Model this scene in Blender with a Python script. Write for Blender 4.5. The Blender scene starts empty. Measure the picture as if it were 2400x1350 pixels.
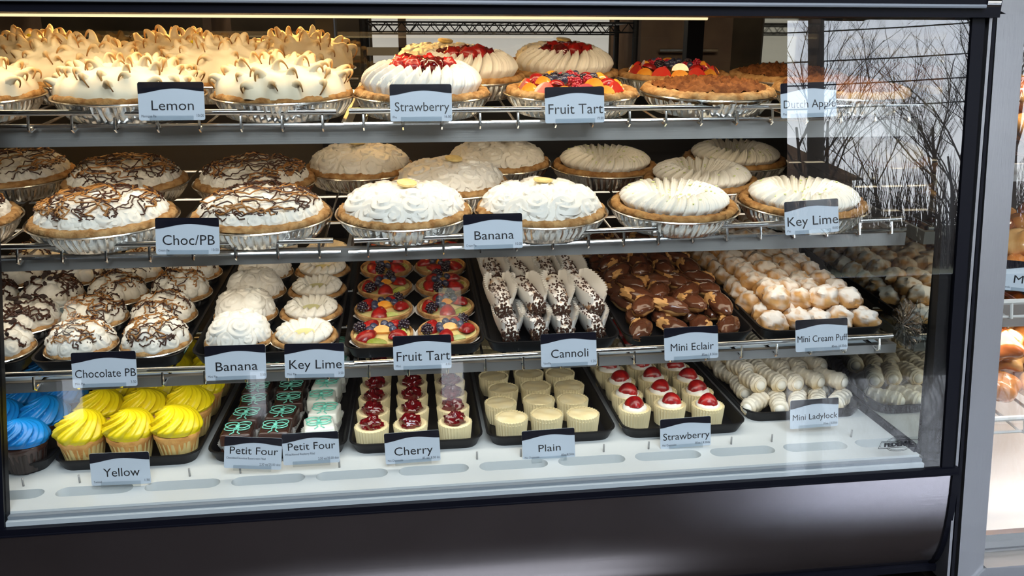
import bpy, math, random
from mathutils import Vector, Matrix, noise, Euler

PI = math.pi
TAU = 2 * PI
H = 1.2                       # camera height; every z below is written as a height above the shop floor
scene = bpy.context.scene
COL = scene.collection

# ------------------------------------------------------------------ camera, sky, lights, exposure
YAW = math.radians(7.1)
PITCH = math.radians(16)
cam_d = bpy.data.cameras.new('camera')
cam = bpy.data.objects.new('camera', cam_d)
COL.objects.link(cam)
cam.location = (0, 0, H)
cam.rotation_euler = (PI / 2 - PITCH, 0, -YAW)
cam_d.sensor_width = 36
cam_d.lens = 28.5
cam_d.clip_start = 0.02
scene.camera = cam

world = bpy.data.worlds.new('world')
scene.world = world
world.use_nodes = True
wn = world.node_tree
wn.nodes.clear()
w_out = wn.nodes.new('ShaderNodeOutputWorld')
w_bg = wn.nodes.new('ShaderNodeBackground')
w_tc = wn.nodes.new('ShaderNodeTexCoord')
w_sep = wn.nodes.new('ShaderNodeSeparateXYZ')
w_ramp = wn.nodes.new('ShaderNodeValToRGB')
w_noise = wn.nodes.new('ShaderNodeTexNoise')
w_noise.inputs['Scale'].default_value = 3.0
w_mix = wn.nodes.new('ShaderNodeMix')
w_mix.data_type = 'RGBA'
w_ramp.color_ramp.elements[0].position = 0.0
w_ramp.color_ramp.elements[0].color = (0.92, 0.93, 1.0, 1)
w_ramp.color_ramp.elements[1].position = 0.5
w_ramp.color_ramp.elements[1].color = (0.45, 0.62, 1.0, 1)
wn.links.new(w_tc.outputs['Generated'], w_sep.inputs[0])
wn.links.new(w_sep.outputs['Z'], w_ramp.inputs[0])
wn.links.new(w_tc.outputs['Generated'], w_noise.inputs['Vector'])
wn.links.new(w_noise.outputs['Fac'], w_mix.inputs['Factor'])
wn.links.new(w_ramp.outputs['Color'], w_mix.inputs['A'])
w_mix.inputs['B'].default_value = (0.95, 0.96, 1.0, 1)
wn.links.new(w_mix.outputs['Result'], w_bg.inputs['Color'])
w_bg.inputs['Strength'].default_value = 10.0
wn.links.new(w_bg.outputs[0], w_out.inputs[0])


def area(name, loc, rot, sx, sy, power, color):
    d = bpy.data.lights.new(name, 'AREA')
    d.shape = 'RECTANGLE'
    d.size = sx
    d.size_y = sy
    d.energy = power
    d.color = color
    o = bpy.data.objects.new(name, d)
    COL.objects.link(o)
    o.location = loc
    o.rotation_euler = rot
    return o


R = math.radians
WARM = (1.0, 0.66, 0.32)
NEUT = (1.0, 0.83, 0.63)
# lamps of the display case: canopy strip, and one strip under each shelf lip
area('canopy_lamp', (-0.05, 1.30, H + 0.125), (R(10), 0, 0), 1.45, 0.04, 4.6, (1.0, 0.76, 0.48))
area('rear_canopy_lamp', (-0.42, 1.86, H + 0.125), (R(-28), 0, 0), 0.85, 0.03, 6.0, (1.0, 0.55, 0.16))
area('upper_shelf_lamp', (-0.02, 1.30, H - 0.128), (R(18), 0, 0), 1.55, 0.05, 1.75, NEUT)
area('middle_shelf_lamp', (-0.02, 1.300, H - 0.314), (R(24), 0, 0), 1.55, 0.06, 1.5, NEUT)
area('lower_shelf_lamp', (-0.02, 1.275, H - 0.503), (R(18), 0, 0), 1.55, 0.05, 1.5, (1.0, 0.93, 0.82))
# unseen fill lights added to brighten the price cards, then the kitchen ceiling lamp
area('card_fill_shop', (0.4, -0.5, 2.75), (0, 0, 0), 1.6, 0.8, 85, (0.86, 0.92, 1.0))
area('card_fill_street_side', (0.2, -1.5, 2.72), (R(14), 0, 0), 2.4, 0.6, 80, (0.86, 0.92, 1.0))
area('ceiling_lamp_kitchen', (0.4, 4.4, 2.75), (0, 0, 0), 1.6, 0.6, 30, (1.0, 0.95, 0.9))
area('neighbour_lower_fill', (1.5, 1.30, H - .50), (R(14), 0, 0), 0.9, 0.05, 2.5, (1.0, 0.90, 0.82))  # added fill, brightens the lower part of the neighbouring case
area('neighbour_deck_fill', (1.5, 1.30, H - .69), (R(20), 0, 0), 0.9, 0.05, 1.3, (1.0, 0.90, 0.82))  # added fill below the lowest shelf to whiten the deck
area('neighbour_case_lamp', (1.5, 1.30, H + 0.02), (R(14), 0, 0), 0.9, 0.03, 6, (1.0, 0.84, 0.66))

vs = scene.view_settings
vs.view_transform = 'Standard'
vs.look = 'None'
vs.gamma = 1
vs.exposure = -0.28
vs.use_curve_mapping = False
scene.cycles.max_bounces = 8
scene.cycles.transparent_max_bounces = 16
scene.cycles.caustics_reflective = False
scene.cycles.caustics_refractive = False
scene.cycles.sample_clamp_indirect = 4.0

# ------------------------------------------------------------------ materials
MATS = {}


def mat(name, col, rough=0.5, metal=0.0, col2=None, nscale=40.0, nlo=0.35, nhi=0.65, bump=0.0, bscale=120.0,
        mask=None, coat=0.0, emit=None, spec=0.5, sss=0.0, bdist=0.002):
    """procedural principled material; mask = colour blended in by the mesh attribute 'mask'"""
    m = bpy.data.materials.new(name)
    m.use_nodes = True
    nt = m.node_tree
    b = nt.nodes['Principled BSDF']
    b.inputs['Base Color'].default_value = (*col, 1)
    b.inputs['Roughness'].default_value = rough
    b.inputs['Metallic'].default_value = metal
    b.inputs['Specular IOR Level'].default_value = spec
    b.inputs['Coat Weight'].default_value = coat
    if sss:
        b.inputs['Subsurface Weight'].default_value = sss
        b.inputs['Subsurface Radius'].default_value = (0.01, 0.007, 0.005)
        b.inputs['Subsurface Scale'].default_value = 0.5
    tc = nt.nodes.new('ShaderNodeTexCoord')
    last = None
    if col2:
        n = nt.nodes.new('ShaderNodeTexNoise')
        n.inputs['Scale'].default_value = nscale
        n.inputs['Detail'].default_value = 4
        nt.links.new(tc.outputs['Object'], n.inputs['Vector'])
        mr = nt.nodes.new('ShaderNodeMapRange')
        mr.inputs['From Min'].default_value = nlo
        mr.inputs['From Max'].default_value = nhi
        nt.links.new(n.outputs['Fac'], mr.inputs['Value'])
        mx = nt.nodes.new('ShaderNodeMix')
        mx.data_type = 'RGBA'
        mx.inputs['A'].default_value = (*col, 1)
        mx.inputs['B'].default_value = (*col2, 1)
        nt.links.new(mr.outputs[0], mx.inputs['Factor'])
        last = mx.outputs['Result']
    if mask:
        at = nt.nodes.new('ShaderNodeAttribute')
        at.attribute_name = 'mask'
        rp = nt.nodes.new('ShaderNodeValToRGB')
        rp.color_ramp.elements[0].color = (*col, 1)
        rp.color_ramp.elements[0].position = mask[0][0]
        rp.color_ramp.elements[1].color = (*mask[-1][1], 1)
        rp.color_ramp.elements[1].position = mask[-1][0]
        for p, c in mask[1:-1]:
            e = rp.color_ramp.elements.new(p)
            e.color = (*c, 1)
        nt.links.new(at.outputs['Fac'], rp.inputs[0])
        if last is not None:
            mx2 = nt.nodes.new('ShaderNodeMix')
            mx2.data_type = 'RGBA'
            nt.links.new(at.outputs['Fac'], mx2.inputs['Factor'])
            nt.links.new(last, mx2.inputs['A'])
            mx2.inputs['B'].default_value = (*mask[-1][1], 1)
            last = mx2.outputs['Result']
        else:
            last = rp.outputs['Color']
    if last is not None:
        nt.links.new(last, b.inputs['Base Color'])
    if bump:
        n2 = nt.nodes.new('ShaderNodeTexNoise')
        n2.inputs['Scale'].default_value = bscale
        n2.inputs['Detail'].default_value = 3
        nt.links.new(tc.outputs['Object'], n2.inputs['Vector'])
        bp = nt.nodes.new('ShaderNodeBump')
        bp.inputs['Strength'].default_value = bump
        bp.inputs['Distance'].default_value = bdist
        nt.links.new(n2.outputs['Fac'], bp.inputs['Height'])
        nt.links.new(bp.outputs[0], b.inputs['Normal'])
    if emit:
        b.inputs['Emission Color'].default_value = (*emit[0], 1)
        b.inputs['Emission Strength'].default_value = emit[1]
    MATS[name] = m
    return m


def glass_mat(name, ior=1.5, tint=(1, 1, 1), boost=1.0):
    """thin pane: clear body with a Fresnel mirror on its outer faces (both reflections of the pane counted there)"""
    m = bpy.data.materials.new(name)
    m.use_nodes = True
    nt = m.node_tree
    nt.nodes.clear()
    o = nt.nodes.new('ShaderNodeOutputMaterial')
    t = nt.nodes.new('ShaderNodeBsdfTransparent')
    t.inputs[0].default_value = (*tint, 1)
    g = nt.nodes.new('ShaderNodeBsdfGlossy')
    g.inputs['Roughness'].default_value = 0.0
    f = nt.nodes.new('ShaderNodeFresnel')
    f.inputs[0].default_value = ior
    ml = nt.nodes.new('ShaderNodeMath')
    ml.operation = 'MULTIPLY'
    ml.inputs[1].default_value = boost
    ml.use_clamp = True
    mx = nt.nodes.new('ShaderNodeMixShader')
    ge = nt.nodes.new('ShaderNodeNewGeometry')
    fr = nt.nodes.new('ShaderNodeMath')
    fr.operation = 'SUBTRACT'
    fr.inputs[0].default_value = 1.0
    m2 = nt.nodes.new('ShaderNodeMath')
    m2.operation = 'MULTIPLY'
    nt.links.new(ge.outputs['Backfacing'], fr.inputs[1])
    nt.links.new(fr.outputs[0], m2.inputs[0])
    nt.links.new(f.outputs[0], m2.inputs[1])
    nt.links.new(m2.outputs[0], ml.inputs[0])
    nt.links.new(ml.outputs[0], mx.inputs[0])
    nt.links.new(t.outputs[0], mx.inputs[1])
    nt.links.new(g.outputs[0], mx.inputs[2])
    nt.links.new(mx.outputs[0], o.inputs[0])
    MATS[name] = m
    return m


def brushed(name, col, rough, stretch=(3, 400, 400), bump=0.15):
    m = mat(name, col, rough, 1.0)
    nt = m.node_tree
    b = nt.nodes['Principled BSDF']
    tc = nt.nodes.new('ShaderNodeTexCoord')
    mp = nt.nodes.new('ShaderNodeMapping')
    mp.inputs['Scale'].default_value = stretch
    n = nt.nodes.new('ShaderNodeTexNoise')
    n.inputs['Scale'].default_value = 1.0
    n.inputs['Detail'].default_value = 3
    nt.links.new(tc.outputs['Object'], mp.inputs[0])
    nt.links.new(mp.outputs[0], n.inputs['Vector'])
    bp = nt.nodes.new('ShaderNodeBump')
    bp.inputs['Strength'].default_value = bump
    bp.inputs['Distance'].default_value = 0.001
    nt.links.new(n.outputs['Fac'], bp.inputs['Height'])
    nt.links.new(bp.outputs[0], b.inputs['Normal'])
    n3 = nt.nodes.new('ShaderNodeTexNoise')
    n3.inputs['Scale'].default_value = 7.0
    n3.inputs['Detail'].default_value = 5
    nt.links.new(tc.outputs['Object'], n3.inputs['Vector'])
    mr = nt.nodes.new('ShaderNodeMapRange')
    mr.inputs['To Min'].default_value = max(0.05, rough - 0.03)
    mr.inputs['To Max'].default_value = rough + 0.04
    nt.links.new(n3.outputs['Fac'], mr.inputs['Value'])
    nt.links.new(mr.outputs[0], b.inputs['Roughness'])
    return m


CREAM = (0.84, 0.80, 0.71)
mat('whipped_cream', CREAM, 0.5, spec=0.3, bump=0.08, bscale=200)
mat('banana_cream', (0.84, 0.81, 0.74), 0.45, spec=0.35)
mat('meringue', (0.86, 0.76, 0.56), 0.55, spec=0.25, bump=0.1, bscale=90,
    mask=[(0.05, 0), (0.35, (0.80, 0.62, 0.36)), (0.62, (0.50, 0.27, 0.09)), (1.0, (0.17, 0.07, 0.02))])
mat('crust', (0.50, 0.28, 0.10), 0.8, col2=(0.26, 0.11, 0.03), nscale=60, bump=1.0, bscale=180, spec=0.2)
mat('pale_crust', (0.56, 0.34, 0.145), 0.8, col2=(0.31, 0.145, 0.045), nscale=70, bump=1.0, bscale=180, spec=0.2)
mat('foil', (0.86, 0.85, 0.82), 0.22, 1.0, bump=0.15, bscale=160)
mat('custard', (0.82, 0.68, 0.28), 0.35, spec=0.5)
mat('lime_custard', (0.76, 0.72, 0.34), 0.35)
mat('lime_zest', (0.62, 0.70, 0.25), 0.6, col2=(0.8, 0.82, 0.5), nscale=90)
mat('banana_slice', (0.84, 0.68, 0.30), 0.5, col2=(0.70, 0.52, 0.2), nscale=150)
mat('chocolate_sauce', (0.055, 0.018, 0.010), 0.25, spec=0.5)
mat('peanut_sauce', (0.36, 0.16, 0.04), 0.3, spec=0.5)
mat('chocolate_glaze', (0.075, 0.022, 0.010), 0.16, col2=(0.11, 0.036, 0.016), nscale=30, coat=0.4, bump=0.15, bscale=60)
mat('crumble', (0.11, 0.036, 0.012), 0.9, col2=(0.25, 0.095, 0.03), nscale=60, bump=1.0, bscale=150, spec=0.15)
mat('choux', (0.62, 0.36, 0.14), 0.6, col2=(0.42, 0.20, 0.06), nscale=35, bump=0.4, bscale=90, spec=0.3)
mat('sugared_choux', (0.60, 0.33, 0.12), 0.65, col2=(0.42, 0.20, 0.06), nscale=40, mask=[(0.2, 0), (1.0, (0.86, 0.83, 0.79))],
    bump=0.5, bscale=110, spec=0.25)
mat('ladylock_pastry', (0.78, 0.64, 0.40), 0.8, mask=[(0.1, 0), (1.0, (0.87, 0.82, 0.71))], bump=0.5, bscale=130, spec=0.2)
mat('ladylock_cream', (0.90, 0.88, 0.80), 0.5)
mat('cannoli_shell', (0.30, 0.14, 0.06), 0.6, col2=(0.50, 0.30, 0.15), nscale=40, mask=[(0.2, 0), (1.0, (0.88, 0.87, 0.86))],
    bump=0.7, bscale=120)
mat('chocolate_chip', (0.045, 0.018, 0.010), 0.35)
mat('powdered_chip', (0.70, 0.67, 0.65), 0.8, col2=(0.05, 0.02, 0.012), nscale=90, nlo=0.34, nhi=0.46)
mat('paper', (0.84, 0.83, 0.80), 0.7, bump=0.1, bscale=120, spec=0.2)
mat('baking_paper', (0.78, 0.68, 0.42), 0.55, spec=0.3)
mat('strawberry', (0.46, 0.012, 0.010), 0.28, col2=(0.20, 0.004, 0.006), nscale=80, coat=0.25, bump=0.9, bscale=170, bdist=0.001)
mat('strawberry_flesh', (0.62, 0.06, 0.035), 0.18, col2=(0.62, 0.02, 0.02), nscale=60, coat=0.6)
mat('cherry_glaze', (0.075, 0.0015, 0.003), 0.07, col2=(0.16, 0.003, 0.006), nscale=60, coat=0.8)
mat('mandarin', (0.82, 0.27, 0.02), 0.18, col2=(0.90, 0.42, 0.06), nscale=70, coat=0.6)
mat('blueberry', (0.018, 0.022, 0.055), 0.28, col2=(0.05, 0.06, 0.12), nscale=90, coat=0.4)
mat('blackberry', (0.020, 0.010, 0.022), 0.15, coat=0.6)
mat('raspberry', (0.42, 0.01, 0.03), 0.25, coat=0.4)
mat('kiwi', (0.36, 0.42, 0.05), 0.2, col2=(0.55, 0.58, 0.16), nscale=90, coat=0.5)
mat('cheesecake', (0.86, 0.70, 0.39), 0.5, col2=(0.88, 0.77, 0.50), nscale=40, spec=0.3)
mat('yellow_cake', (0.82, 0.60, 0.22), 0.7, col2=(0.62, 0.34, 0.10), nscale=60, bump=0.6, bscale=200)
mat('cake_top', (0.78, 0.42, 0.12), 0.7, col2=(0.60, 0.26, 0.06), nscale=50, bump=0.6, bscale=200)
mat('yellow_liner', (0.66, 0.50, 0.20), 0.6, bump=0.2)
mat('dark_liner', (0.035, 0.025, 0.022), 0.5)
mat('yellow_icing', (0.78, 0.62, 0.008), 0.32, spec=0.5)
mat('blue_icing', (0.006, 0.20, 0.58), 0.32, spec=0.5)
mat('turquoise_icing', (0.22, 0.72, 0.58), 0.35)
mat('brown_fondant', (0.050, 0.020, 0.014), 0.25, coat=0.3)
mat('white_fondant', (0.84, 0.86, 0.80), 0.35)
mat('cookie_crumb', (0.03, 0.015, 0.012), 0.8, bump=0.8)
mat('black_plastic', (0.007, 0.007, 0.008), 0.45, bump=0.1, bscale=60, spec=0.25)
mat('black_metal', (0.004, 0.0045, 0.009), 0.42, spec=0.16)
mat('black_gasket', (0.004, 0.004, 0.005), 0.6, spec=0.15)
mat('chrome', (0.74, 0.74, 0.74), 0.16, 1.0)
brushed('steel', (0.52, 0.52, 0.51), 0.48)
brushed('panel_steel', (0.44, 0.41, 0.43), 0.24, bump=0.04)
brushed('frame_steel', (0.40, 0.41, 0.43), 0.42, stretch=(400, 400, 3))
mat('deck_plastic', (0.70, 0.73, 0.74), 0.35, bump=0.05, bscale=30)
mat('sill_grey', (0.24, 0.27, 0.31), 0.5)
mat('sill_light', (0.52, 0.58, 0.62), 0.35)
mat('pin_grey', (0.38, 0.38, 0.38), 0.35, 0.3)
mat('card', (0.60, 0.67, 0.76), 0.42)
mat('card_header', (0.010, 0.010, 0.018), 0.16, coat=0.5)
mat('ink', (0.012, 0.012, 0.016), 0.4)
mat('small_ink', (0.09, 0.10, 0.13), 0.5)
glass_mat('pane_glass', 1.5, (0.97, 0.985, 0.98), 2.5)
glass_mat('clip_plastic', 1.45, (0.90, 0.92, 0.93), 2.0)
glass_mat('wrap_film', 1.6, (0.86, 0.88, 0.90), 3.0)
glass_mat('rear_glass', 1.5, (0.86, 0.80, 0.70), 2.2)
mat('mirror_wall', (0.50, 0.50, 0.44), 0.03, 1.0)
mat('case_lining', (0.018, 0.016, 0.015), 0.5)
mat('canopy_lining', (0.40, 0.36, 0.30), 0.5)
mat('tube_light', (1, 0.9, 0.7), 0.4, emit=((1.0, 0.80, 0.45), 1.6))
mat('dark_wall_paint', (0.035, 0.028, 0.026), 0.8)
mat('wall_paint', (0.16, 0.145, 0.14), 0.8)
mat('kitchen_paint', (0.13, 0.095, 0.055), 0.8, col2=(0.05, 0.035, 0.02), nscale=2)
mat('beige_panel', (0.55, 0.42, 0.26), 0.7)
mat('white_panel', (0.80, 0.82, 0.88), 0.6, emit=((0.80, 0.86, 1.0), 1.0))  # emission replaces the light falling on the bright kitchen area
mat('dark_wire', (0.02, 0.02, 0.02), 0.4, 0.5)
mat('cardboard', (0.20, 0.12, 0.07), 0.8, col2=(0.14, 0.08, 0.05), nscale=8)
mat('floor_tile', (0.028, 0.022, 0.020), 0.14, col2=(0.045, 0.036, 0.034), nscale=3, coat=1.0)
mat('ceiling_paint', (0.5, 0.5, 0.5), 0.8)
mat('window_frame', (0.06, 0.06, 0.065), 0.4)
mat('bark', (0.10, 0.075, 0.06), 0.9, col2=(0.05, 0.04, 0.035), nscale=10)
mat('pole_wood', (0.05, 0.038, 0.03), 0.9)
mat('grass', (0.10, 0.11, 0.06), 0.9, col2=(0.22, 0.18, 0.10), nscale=1.5)
mat('far_house', (0.62, 0.42, 0.30), 0.8)
mat('white_wire', (0.75, 0.74, 0.72), 0.35)
mat('white_board', (0.78, 0.73, 0.70), 0.5, bump=0.05, bscale=20)
mat('glazed_dough', (0.58, 0.18, 0.035), 0.16, col2=(0.72, 0.32, 0.09), nscale=30, coat=0.7, bump=0.3, bscale=60)
mat('pale_dough', (0.74, 0.42, 0.16), 0.22, col2=(0.62, 0.28, 0.08), nscale=30, coat=0.6)
mat('brown_dough', (0.30, 0.075, 0.02), 0.2, col2=(0.42, 0.13, 0.04), nscale=30, coat=0.6)

# ------------------------------------------------------------------ mesh helpers


class MB:
    def __init__(self):
        self.v, self.f, self.m = [], [], []
        self.mask = []

    def add(self, verts, faces, mask=None):
        o = len(self.v)
        self.v.extend([tuple(p) for p in verts])
        self.f.extend([tuple(i + o for i in fc) for fc in faces])
        if mask is None:
            mask = [0.0] * len(verts)
        self.mask.extend(mask)
        return self

    def box(self, x0, x1, y0, y1, z0, z1):
        v = [(x0, y0, z0), (x1, y0, z0), (x1, y1, z0), (x0, y1, z0), (x0, y0, z1), (x1, y0, z1), (x1, y1, z1), (x0, y1, z1)]
        return self.add(v, [(0, 3, 2, 1), (4, 5, 6, 7), (0, 1, 5, 4), (1, 2, 6, 5), (2, 3, 7, 6), (3, 0, 4, 7)])

    def prism(self, poly, axis_a, axis_b):
        """extrude a closed polygon of 3-D points from axis_a offset to axis_b offset (vectors)"""
        n = len(poly)
        v = [Vector(p) + Vector(axis_a) for p in poly] + [Vector(p) + Vector(axis_b) for p in poly]
        f = [tuple(range(n - 1, -1, -1)), tuple(range(n, 2 * n))]
        f += [(i, (i + 1) % n, (i + 1) % n + n, i + n) for i in range(n)]
        return self.add(v, f)

    def loft(self, loops, cap0=True, cap1=True, close=True, mask=None):
        n = len(loops[0])
        v = [p for l in loops for p in l]
        f = []
        for k in range(len(loops) - 1):
            for i in range(n if close else n - 1):
                j = (i + 1) % n
                f.append((k * n + i, k * n + j, (k + 1) * n + j, (k + 1) * n + i))
        if cap0:
            f.append(tuple(range(n - 1, -1, -1)))
        if cap1:
            o = (len(loops) - 1) * n
            f.append(tuple(range(o, o + n)))
        return self.add(v, f, mask)

    def lathe(self, prof, n=48, rf=None, cap0=True, cap1=True):
        loops = []
        for k, (r, z) in enumerate(prof):
            lp = []
            for i in range(n):
                a = TAU * i / n
                rr = rf(r, z, a, k) if rf else r
                lp.append((rr * math.cos(a), rr * math.sin(a), z))
            loops.append(lp)
        return self.loft(loops, cap0, cap1)

    def tube(self, pts, r, n=6, mask=None, cap=True):
        pts = [Vector(p) for p in pts]
        m = len(pts)
        rs = r if isinstance(r, (list, tuple)) else [r] * m
        loops = []
        up = None
        for k in range(m):
            t = pts[min(k + 1, m - 1)] - pts[max(k - 1, 0)]
            if t.length < 1e-9:
                t = Vector((0, 0, 1))
            t.normalize()
            if up is None:
                a = Vector((0, 0, 1)) if abs(t.z) < 0.9 else Vector((1, 0, 0))
                up = (a - t * a.dot(t)).normalized()
            else:
                up = up - t * up.dot(t)
                up = up.normalized() if up.length > 1e-6 else t.orthogonal().normalized()
            s = t.cross(up)
            loops.append([pts[k] + (up * math.cos(TAU * i / n) + s * math.sin(TAU * i / n)) * rs[k] for i in range(n)])
        mk = [x for x in mask for _ in range(n)] if mask else None
        return self.loft(loops, cap, cap, True, mk)

    def disk(self, P, nr, nt):
        """closed polar surface; P(s, theta) -> (x, y, z[, mask]) with s from 0 at the centre to 1 at the edge"""
        q = P(0.0, 0.0)
        v = [q[:3]]
        mk = [q[3] if len(q) > 3 else 0.0]
        for k in range(1, nr + 1):
            for i in range(nt):
                q = P(k / nr, TAU * i / nt)
                v.append(q[:3])
                mk.append(q[3] if len(q) > 3 else 0.0)
        f = [(0, 1 + i, 1 + (i + 1) % nt) for i in range(nt)]
        for k in range(nr - 1):
            for i in range(nt):
                j = (i + 1) % nt
                a, b = 1 + k * nt, 1 + (k + 1) * nt
                f.append((a + i, b + i, b + j, a + j))
        return self.add(v, f, mk)

    def sphere(self, c=(0, 0, 0), r=(1, 1, 1), nu=14, nv=9, fn=None, mask=None):
        """ellipsoid; fn(unit vector) -> radial factor, mask(unit vector) -> float"""
        v, mk = [], []
        for k in range(nv + 1):
            ph = PI * k / nv
            cnt = 1 if k in (0, nv) else nu
            for i in range(cnt):
                a = TAU * i / nu
                u = Vector((math.sin(ph) * math.cos(a), math.sin(ph) * math.sin(a), math.cos(ph)))
                s = fn(u) if fn else 1.0
                v.append((c[0] + u.x * r[0] * s, c[1] + u.y * r[1] * s, c[2] + u.z * r[2] * s))
                mk.append(mask(u) if mask else 0.0)
        f = []
        for i in range(nu):
            f.append((0, 1 + i, 1 + (i + 1) % nu))
        for k in range(nv - 2):
            a, b = 1 + k * nu, 1 + (k + 1) * nu
            for i in range(nu):
                j = (i + 1) % nu
                f.append((a + i, b + i, b + j, a + j))
        last = len(v) - 1
        a = 1 + (nv - 2) * nu
        for i in range(nu):
            f.append((a + i, last, a + (i + 1) % nu))
        return self.add(v, f, mk)

    def mesh(self, name, material, smooth=True, sharp=None):
        me = bpy.data.meshes.new(name)
        me.from_pydata(self.v, [], self.f)
        if any(self.mask):
            at = me.attributes.new('mask', 'FLOAT', 'POINT')
            at.data.foreach_set('value', self.mask)
        me.materials.append(MATS[material])
        if smooth:
            me.polygons.foreach_set('use_smooth', [True] * len(me.polygons))
            if sharp:
                me.set_sharp_from_angle(angle=R(sharp))
        me.update()
        return me

    def obj(self, name, material, parent=None, smooth=True, sharp=40, loc=None, rot=None):
        return put(self.mesh(name, material, smooth, sharp), name, parent, loc, rot)


def put(me, name, parent=None, loc=None, rot=None, scale=None):
    o = bpy.data.objects.new(name, me)
    COL.objects.link(o)
    if parent:
        o.parent = parent
    if loc:
        o.location = loc
    if rot:
        o.rotation_euler = rot
    if scale:
        o.scale = scale
    return o


def tag(o, label, cat, group=None, kind=None):
    o['label'] = label
    o['category'] = cat
    if group:
        o['group'] = group
    if kind:
        o['kind'] = kind
    return o


def struct(o):
    o['kind'] = 'structure'
    return o


def thing(name, label, cat, loc=(0, 0, 0), group=None):
    o = bpy.data.objects.new(name, None)
    o.empty_display_size = 0.02
    COL.objects.link(o)
    o.location = loc
    return tag(o, label, cat, group)


def clone(root):
    r = root.copy()
    COL.objects.link(r)
    for ch in list(root.children):
        c = ch.copy()
        COL.objects.link(c)
        c.parent = r
        for g in ch.children:
            d = g.copy()
            COL.objects.link(d)
            d.parent = c
    return r


class Kind:
    """the first call of a kind uses its prototype, later ones copy it"""

    def __init__(self, maker, *a):
        self.maker, self.a, self.proto = maker, a, None

    def place(self, label, loc, rz=0.0, tilt=0.0, group=None, scale=1.0, rx=0.0):
        if self.proto is None:
            self.proto = self.maker(*self.a)
            o = self.proto
        else:
            o = clone(self.proto)
        o.location = loc
        m = Matrix.Rotation(tilt, 4, 'X') @ Matrix.Rotation(rz, 4, 'Z') @ Matrix.Rotation(rx, 4, 'X')
        o.rotation_euler = m.to_euler()
        o.scale = (scale, scale, scale)
        o['label'] = label
        if group:
            o['group'] = group
        return o


ORD = ['first', 'second', 'third', 'fourth', 'fifth', 'sixth', 'seventh', 'eighth', 'ninth', 'tenth', 'eleventh', 'twelfth',
       'thirteenth', 'fourteenth', 'fifteenth', 'sixteenth']


def nz(x, y, z, s=1.0):
    return noise.noise(Vector((x * s, y * s, z * s)))


# ------------------------------------------------------------------ the case: key measures
TILT = math.atan(0.09)            # the wire shelves slope up towards the back
S1, S2, S3, DECK = H - 0.100, H - 0.286, H - 0.482, H - 0.660   # rack heights at y = 1.25, deck height
XL, XR = -0.875, 0.852            # inner faces of the end walls
YB = 1.95                         # rear doors


def shelf_z(s, y):
    return s + 0.09 * (y - 1.25)


# glass front leans back: y at height z
def glass_y(z):
    t = (z - (H - 0.675)) / 0.73
    return 1.148 + 0.074 * t


# ------------------------------------------------------------------ room
def wall(name, x0, x1, y0, y1, z0, z1, m='wall_paint'):
    return struct(MB().box(x0, x1, y0, y1, z0, z1).obj(name, m, smooth=False))


wall('floor', -5, 6, -4, 6, -0.1, 0, 'floor_tile')
wall('ceiling', -5, 6, -4, 6, 2.9, 3.0, 'ceiling_paint')
wall('wall_left', -5.1, -5, -4, 6, 0, 2.9)
wall('wall_right', 6, 6.1, -4, 6, 0, 2.9)
wall('wall_back', -5, 6, 6, 6.1, 0, 2.9, 'kitchen_paint')
# street wall with its window openings (x0, x1, z0, z1)
WIN = [(-2.75, -2.50, 0.10, 0.50), (-1.35, -1.15, 0.10, 0.55), (0.15, 0.40, 0.10, 0.50), (3.05, 5.9, 0.40, 2.75)]
fw = MB()
xs = -5.0
for (a, b, c, d) in WIN:
    fw.box(xs, a, -4.15, -4, 0, 2.9)
    fw.box(a, b, -4.15, -4, 0, c)
    fw.box(a, b, -4.15, -4, d, 2.9)
    xs = b
fw.box(xs, 6, -4.15, -4, 0, 2.9)
struct(fw.obj('wall_front', 'dark_wall_paint', smooth=False))
for i, (a, b, c, d) in enumerate(WIN):
    w = MB()
    t = 0.035
    w.box(a, b, -4.12, -4.02, c, c + t).box(a, b, -4.12, -4.02, d - t, d)
    w.box(a, a + t, -4.12, -4.02, c + t, d - t).box(b - t, b, -4.12, -4.02, c + t, d - t)
    fr = struct(w.obj('window_%d' % (i + 1), 'window_frame', smooth=False))
    MB().box(a + t, b - t, -4.08, -4.075, c + t, d - t).obj('pane', 'pane_glass', fr, smooth=False)

# outside: ground, pole, wires, bare trees, a house across the road
struct(MB().box(-40, 60, -60, -4.2, -0.3, -0.05).obj('ground', 'grass', smooth=False))


def bare_tree(x, y, h, seed, label, dens=4):
    rnd = random.Random(seed)
    mb = MB()
    root = thing('bare_tree', label, 'tree', (x, y, -0.1), 'bare trees across the road')
    trunk = MB()

    def grow(mbx, p, d, L, r, lev):
        pts = [p]
        q = p.copy()
        for k in range(3):
            d = (d + Vector((rnd.uniform(-.16, .16), rnd.uniform(-.16, .16), rnd.uniform(-.02, .12)))).normalized()
            q = q + d * L / 3
            pts.append(q.copy())
        mbx.tube(pts, [r, r * .85, r * .7, r * .5], 3 if lev else 6)
        if lev >= 4:
            return
        nb = dens + (1 if lev < 2 else 0)
        for k in range(nb):
            t = rnd.uniform(0.35, 1.0)
            i = min(2, int(t * 3))
            s = pts[i].lerp(pts[i + 1], t * 3 - i)
            a = rnd.uniform(0, TAU)
            nd = (d * 0.9 + Vector((math.cos(a), math.sin(a), 0.35)) * rnd.uniform(.5, .9)).normalized()
            grow(mb, s, nd, L * rnd.uniform(.5, .72), r * .45, lev + 1)
    grow(trunk, Vector((0, 0, 0)), Vector((0, 0, 1)), h * .42, h * .008, 0)
    trunk.obj('trunk', 'bark', root)
    b = mb.obj('branches', 'bark', root)
    b['kind'] = 'stuff'
    return root


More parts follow.
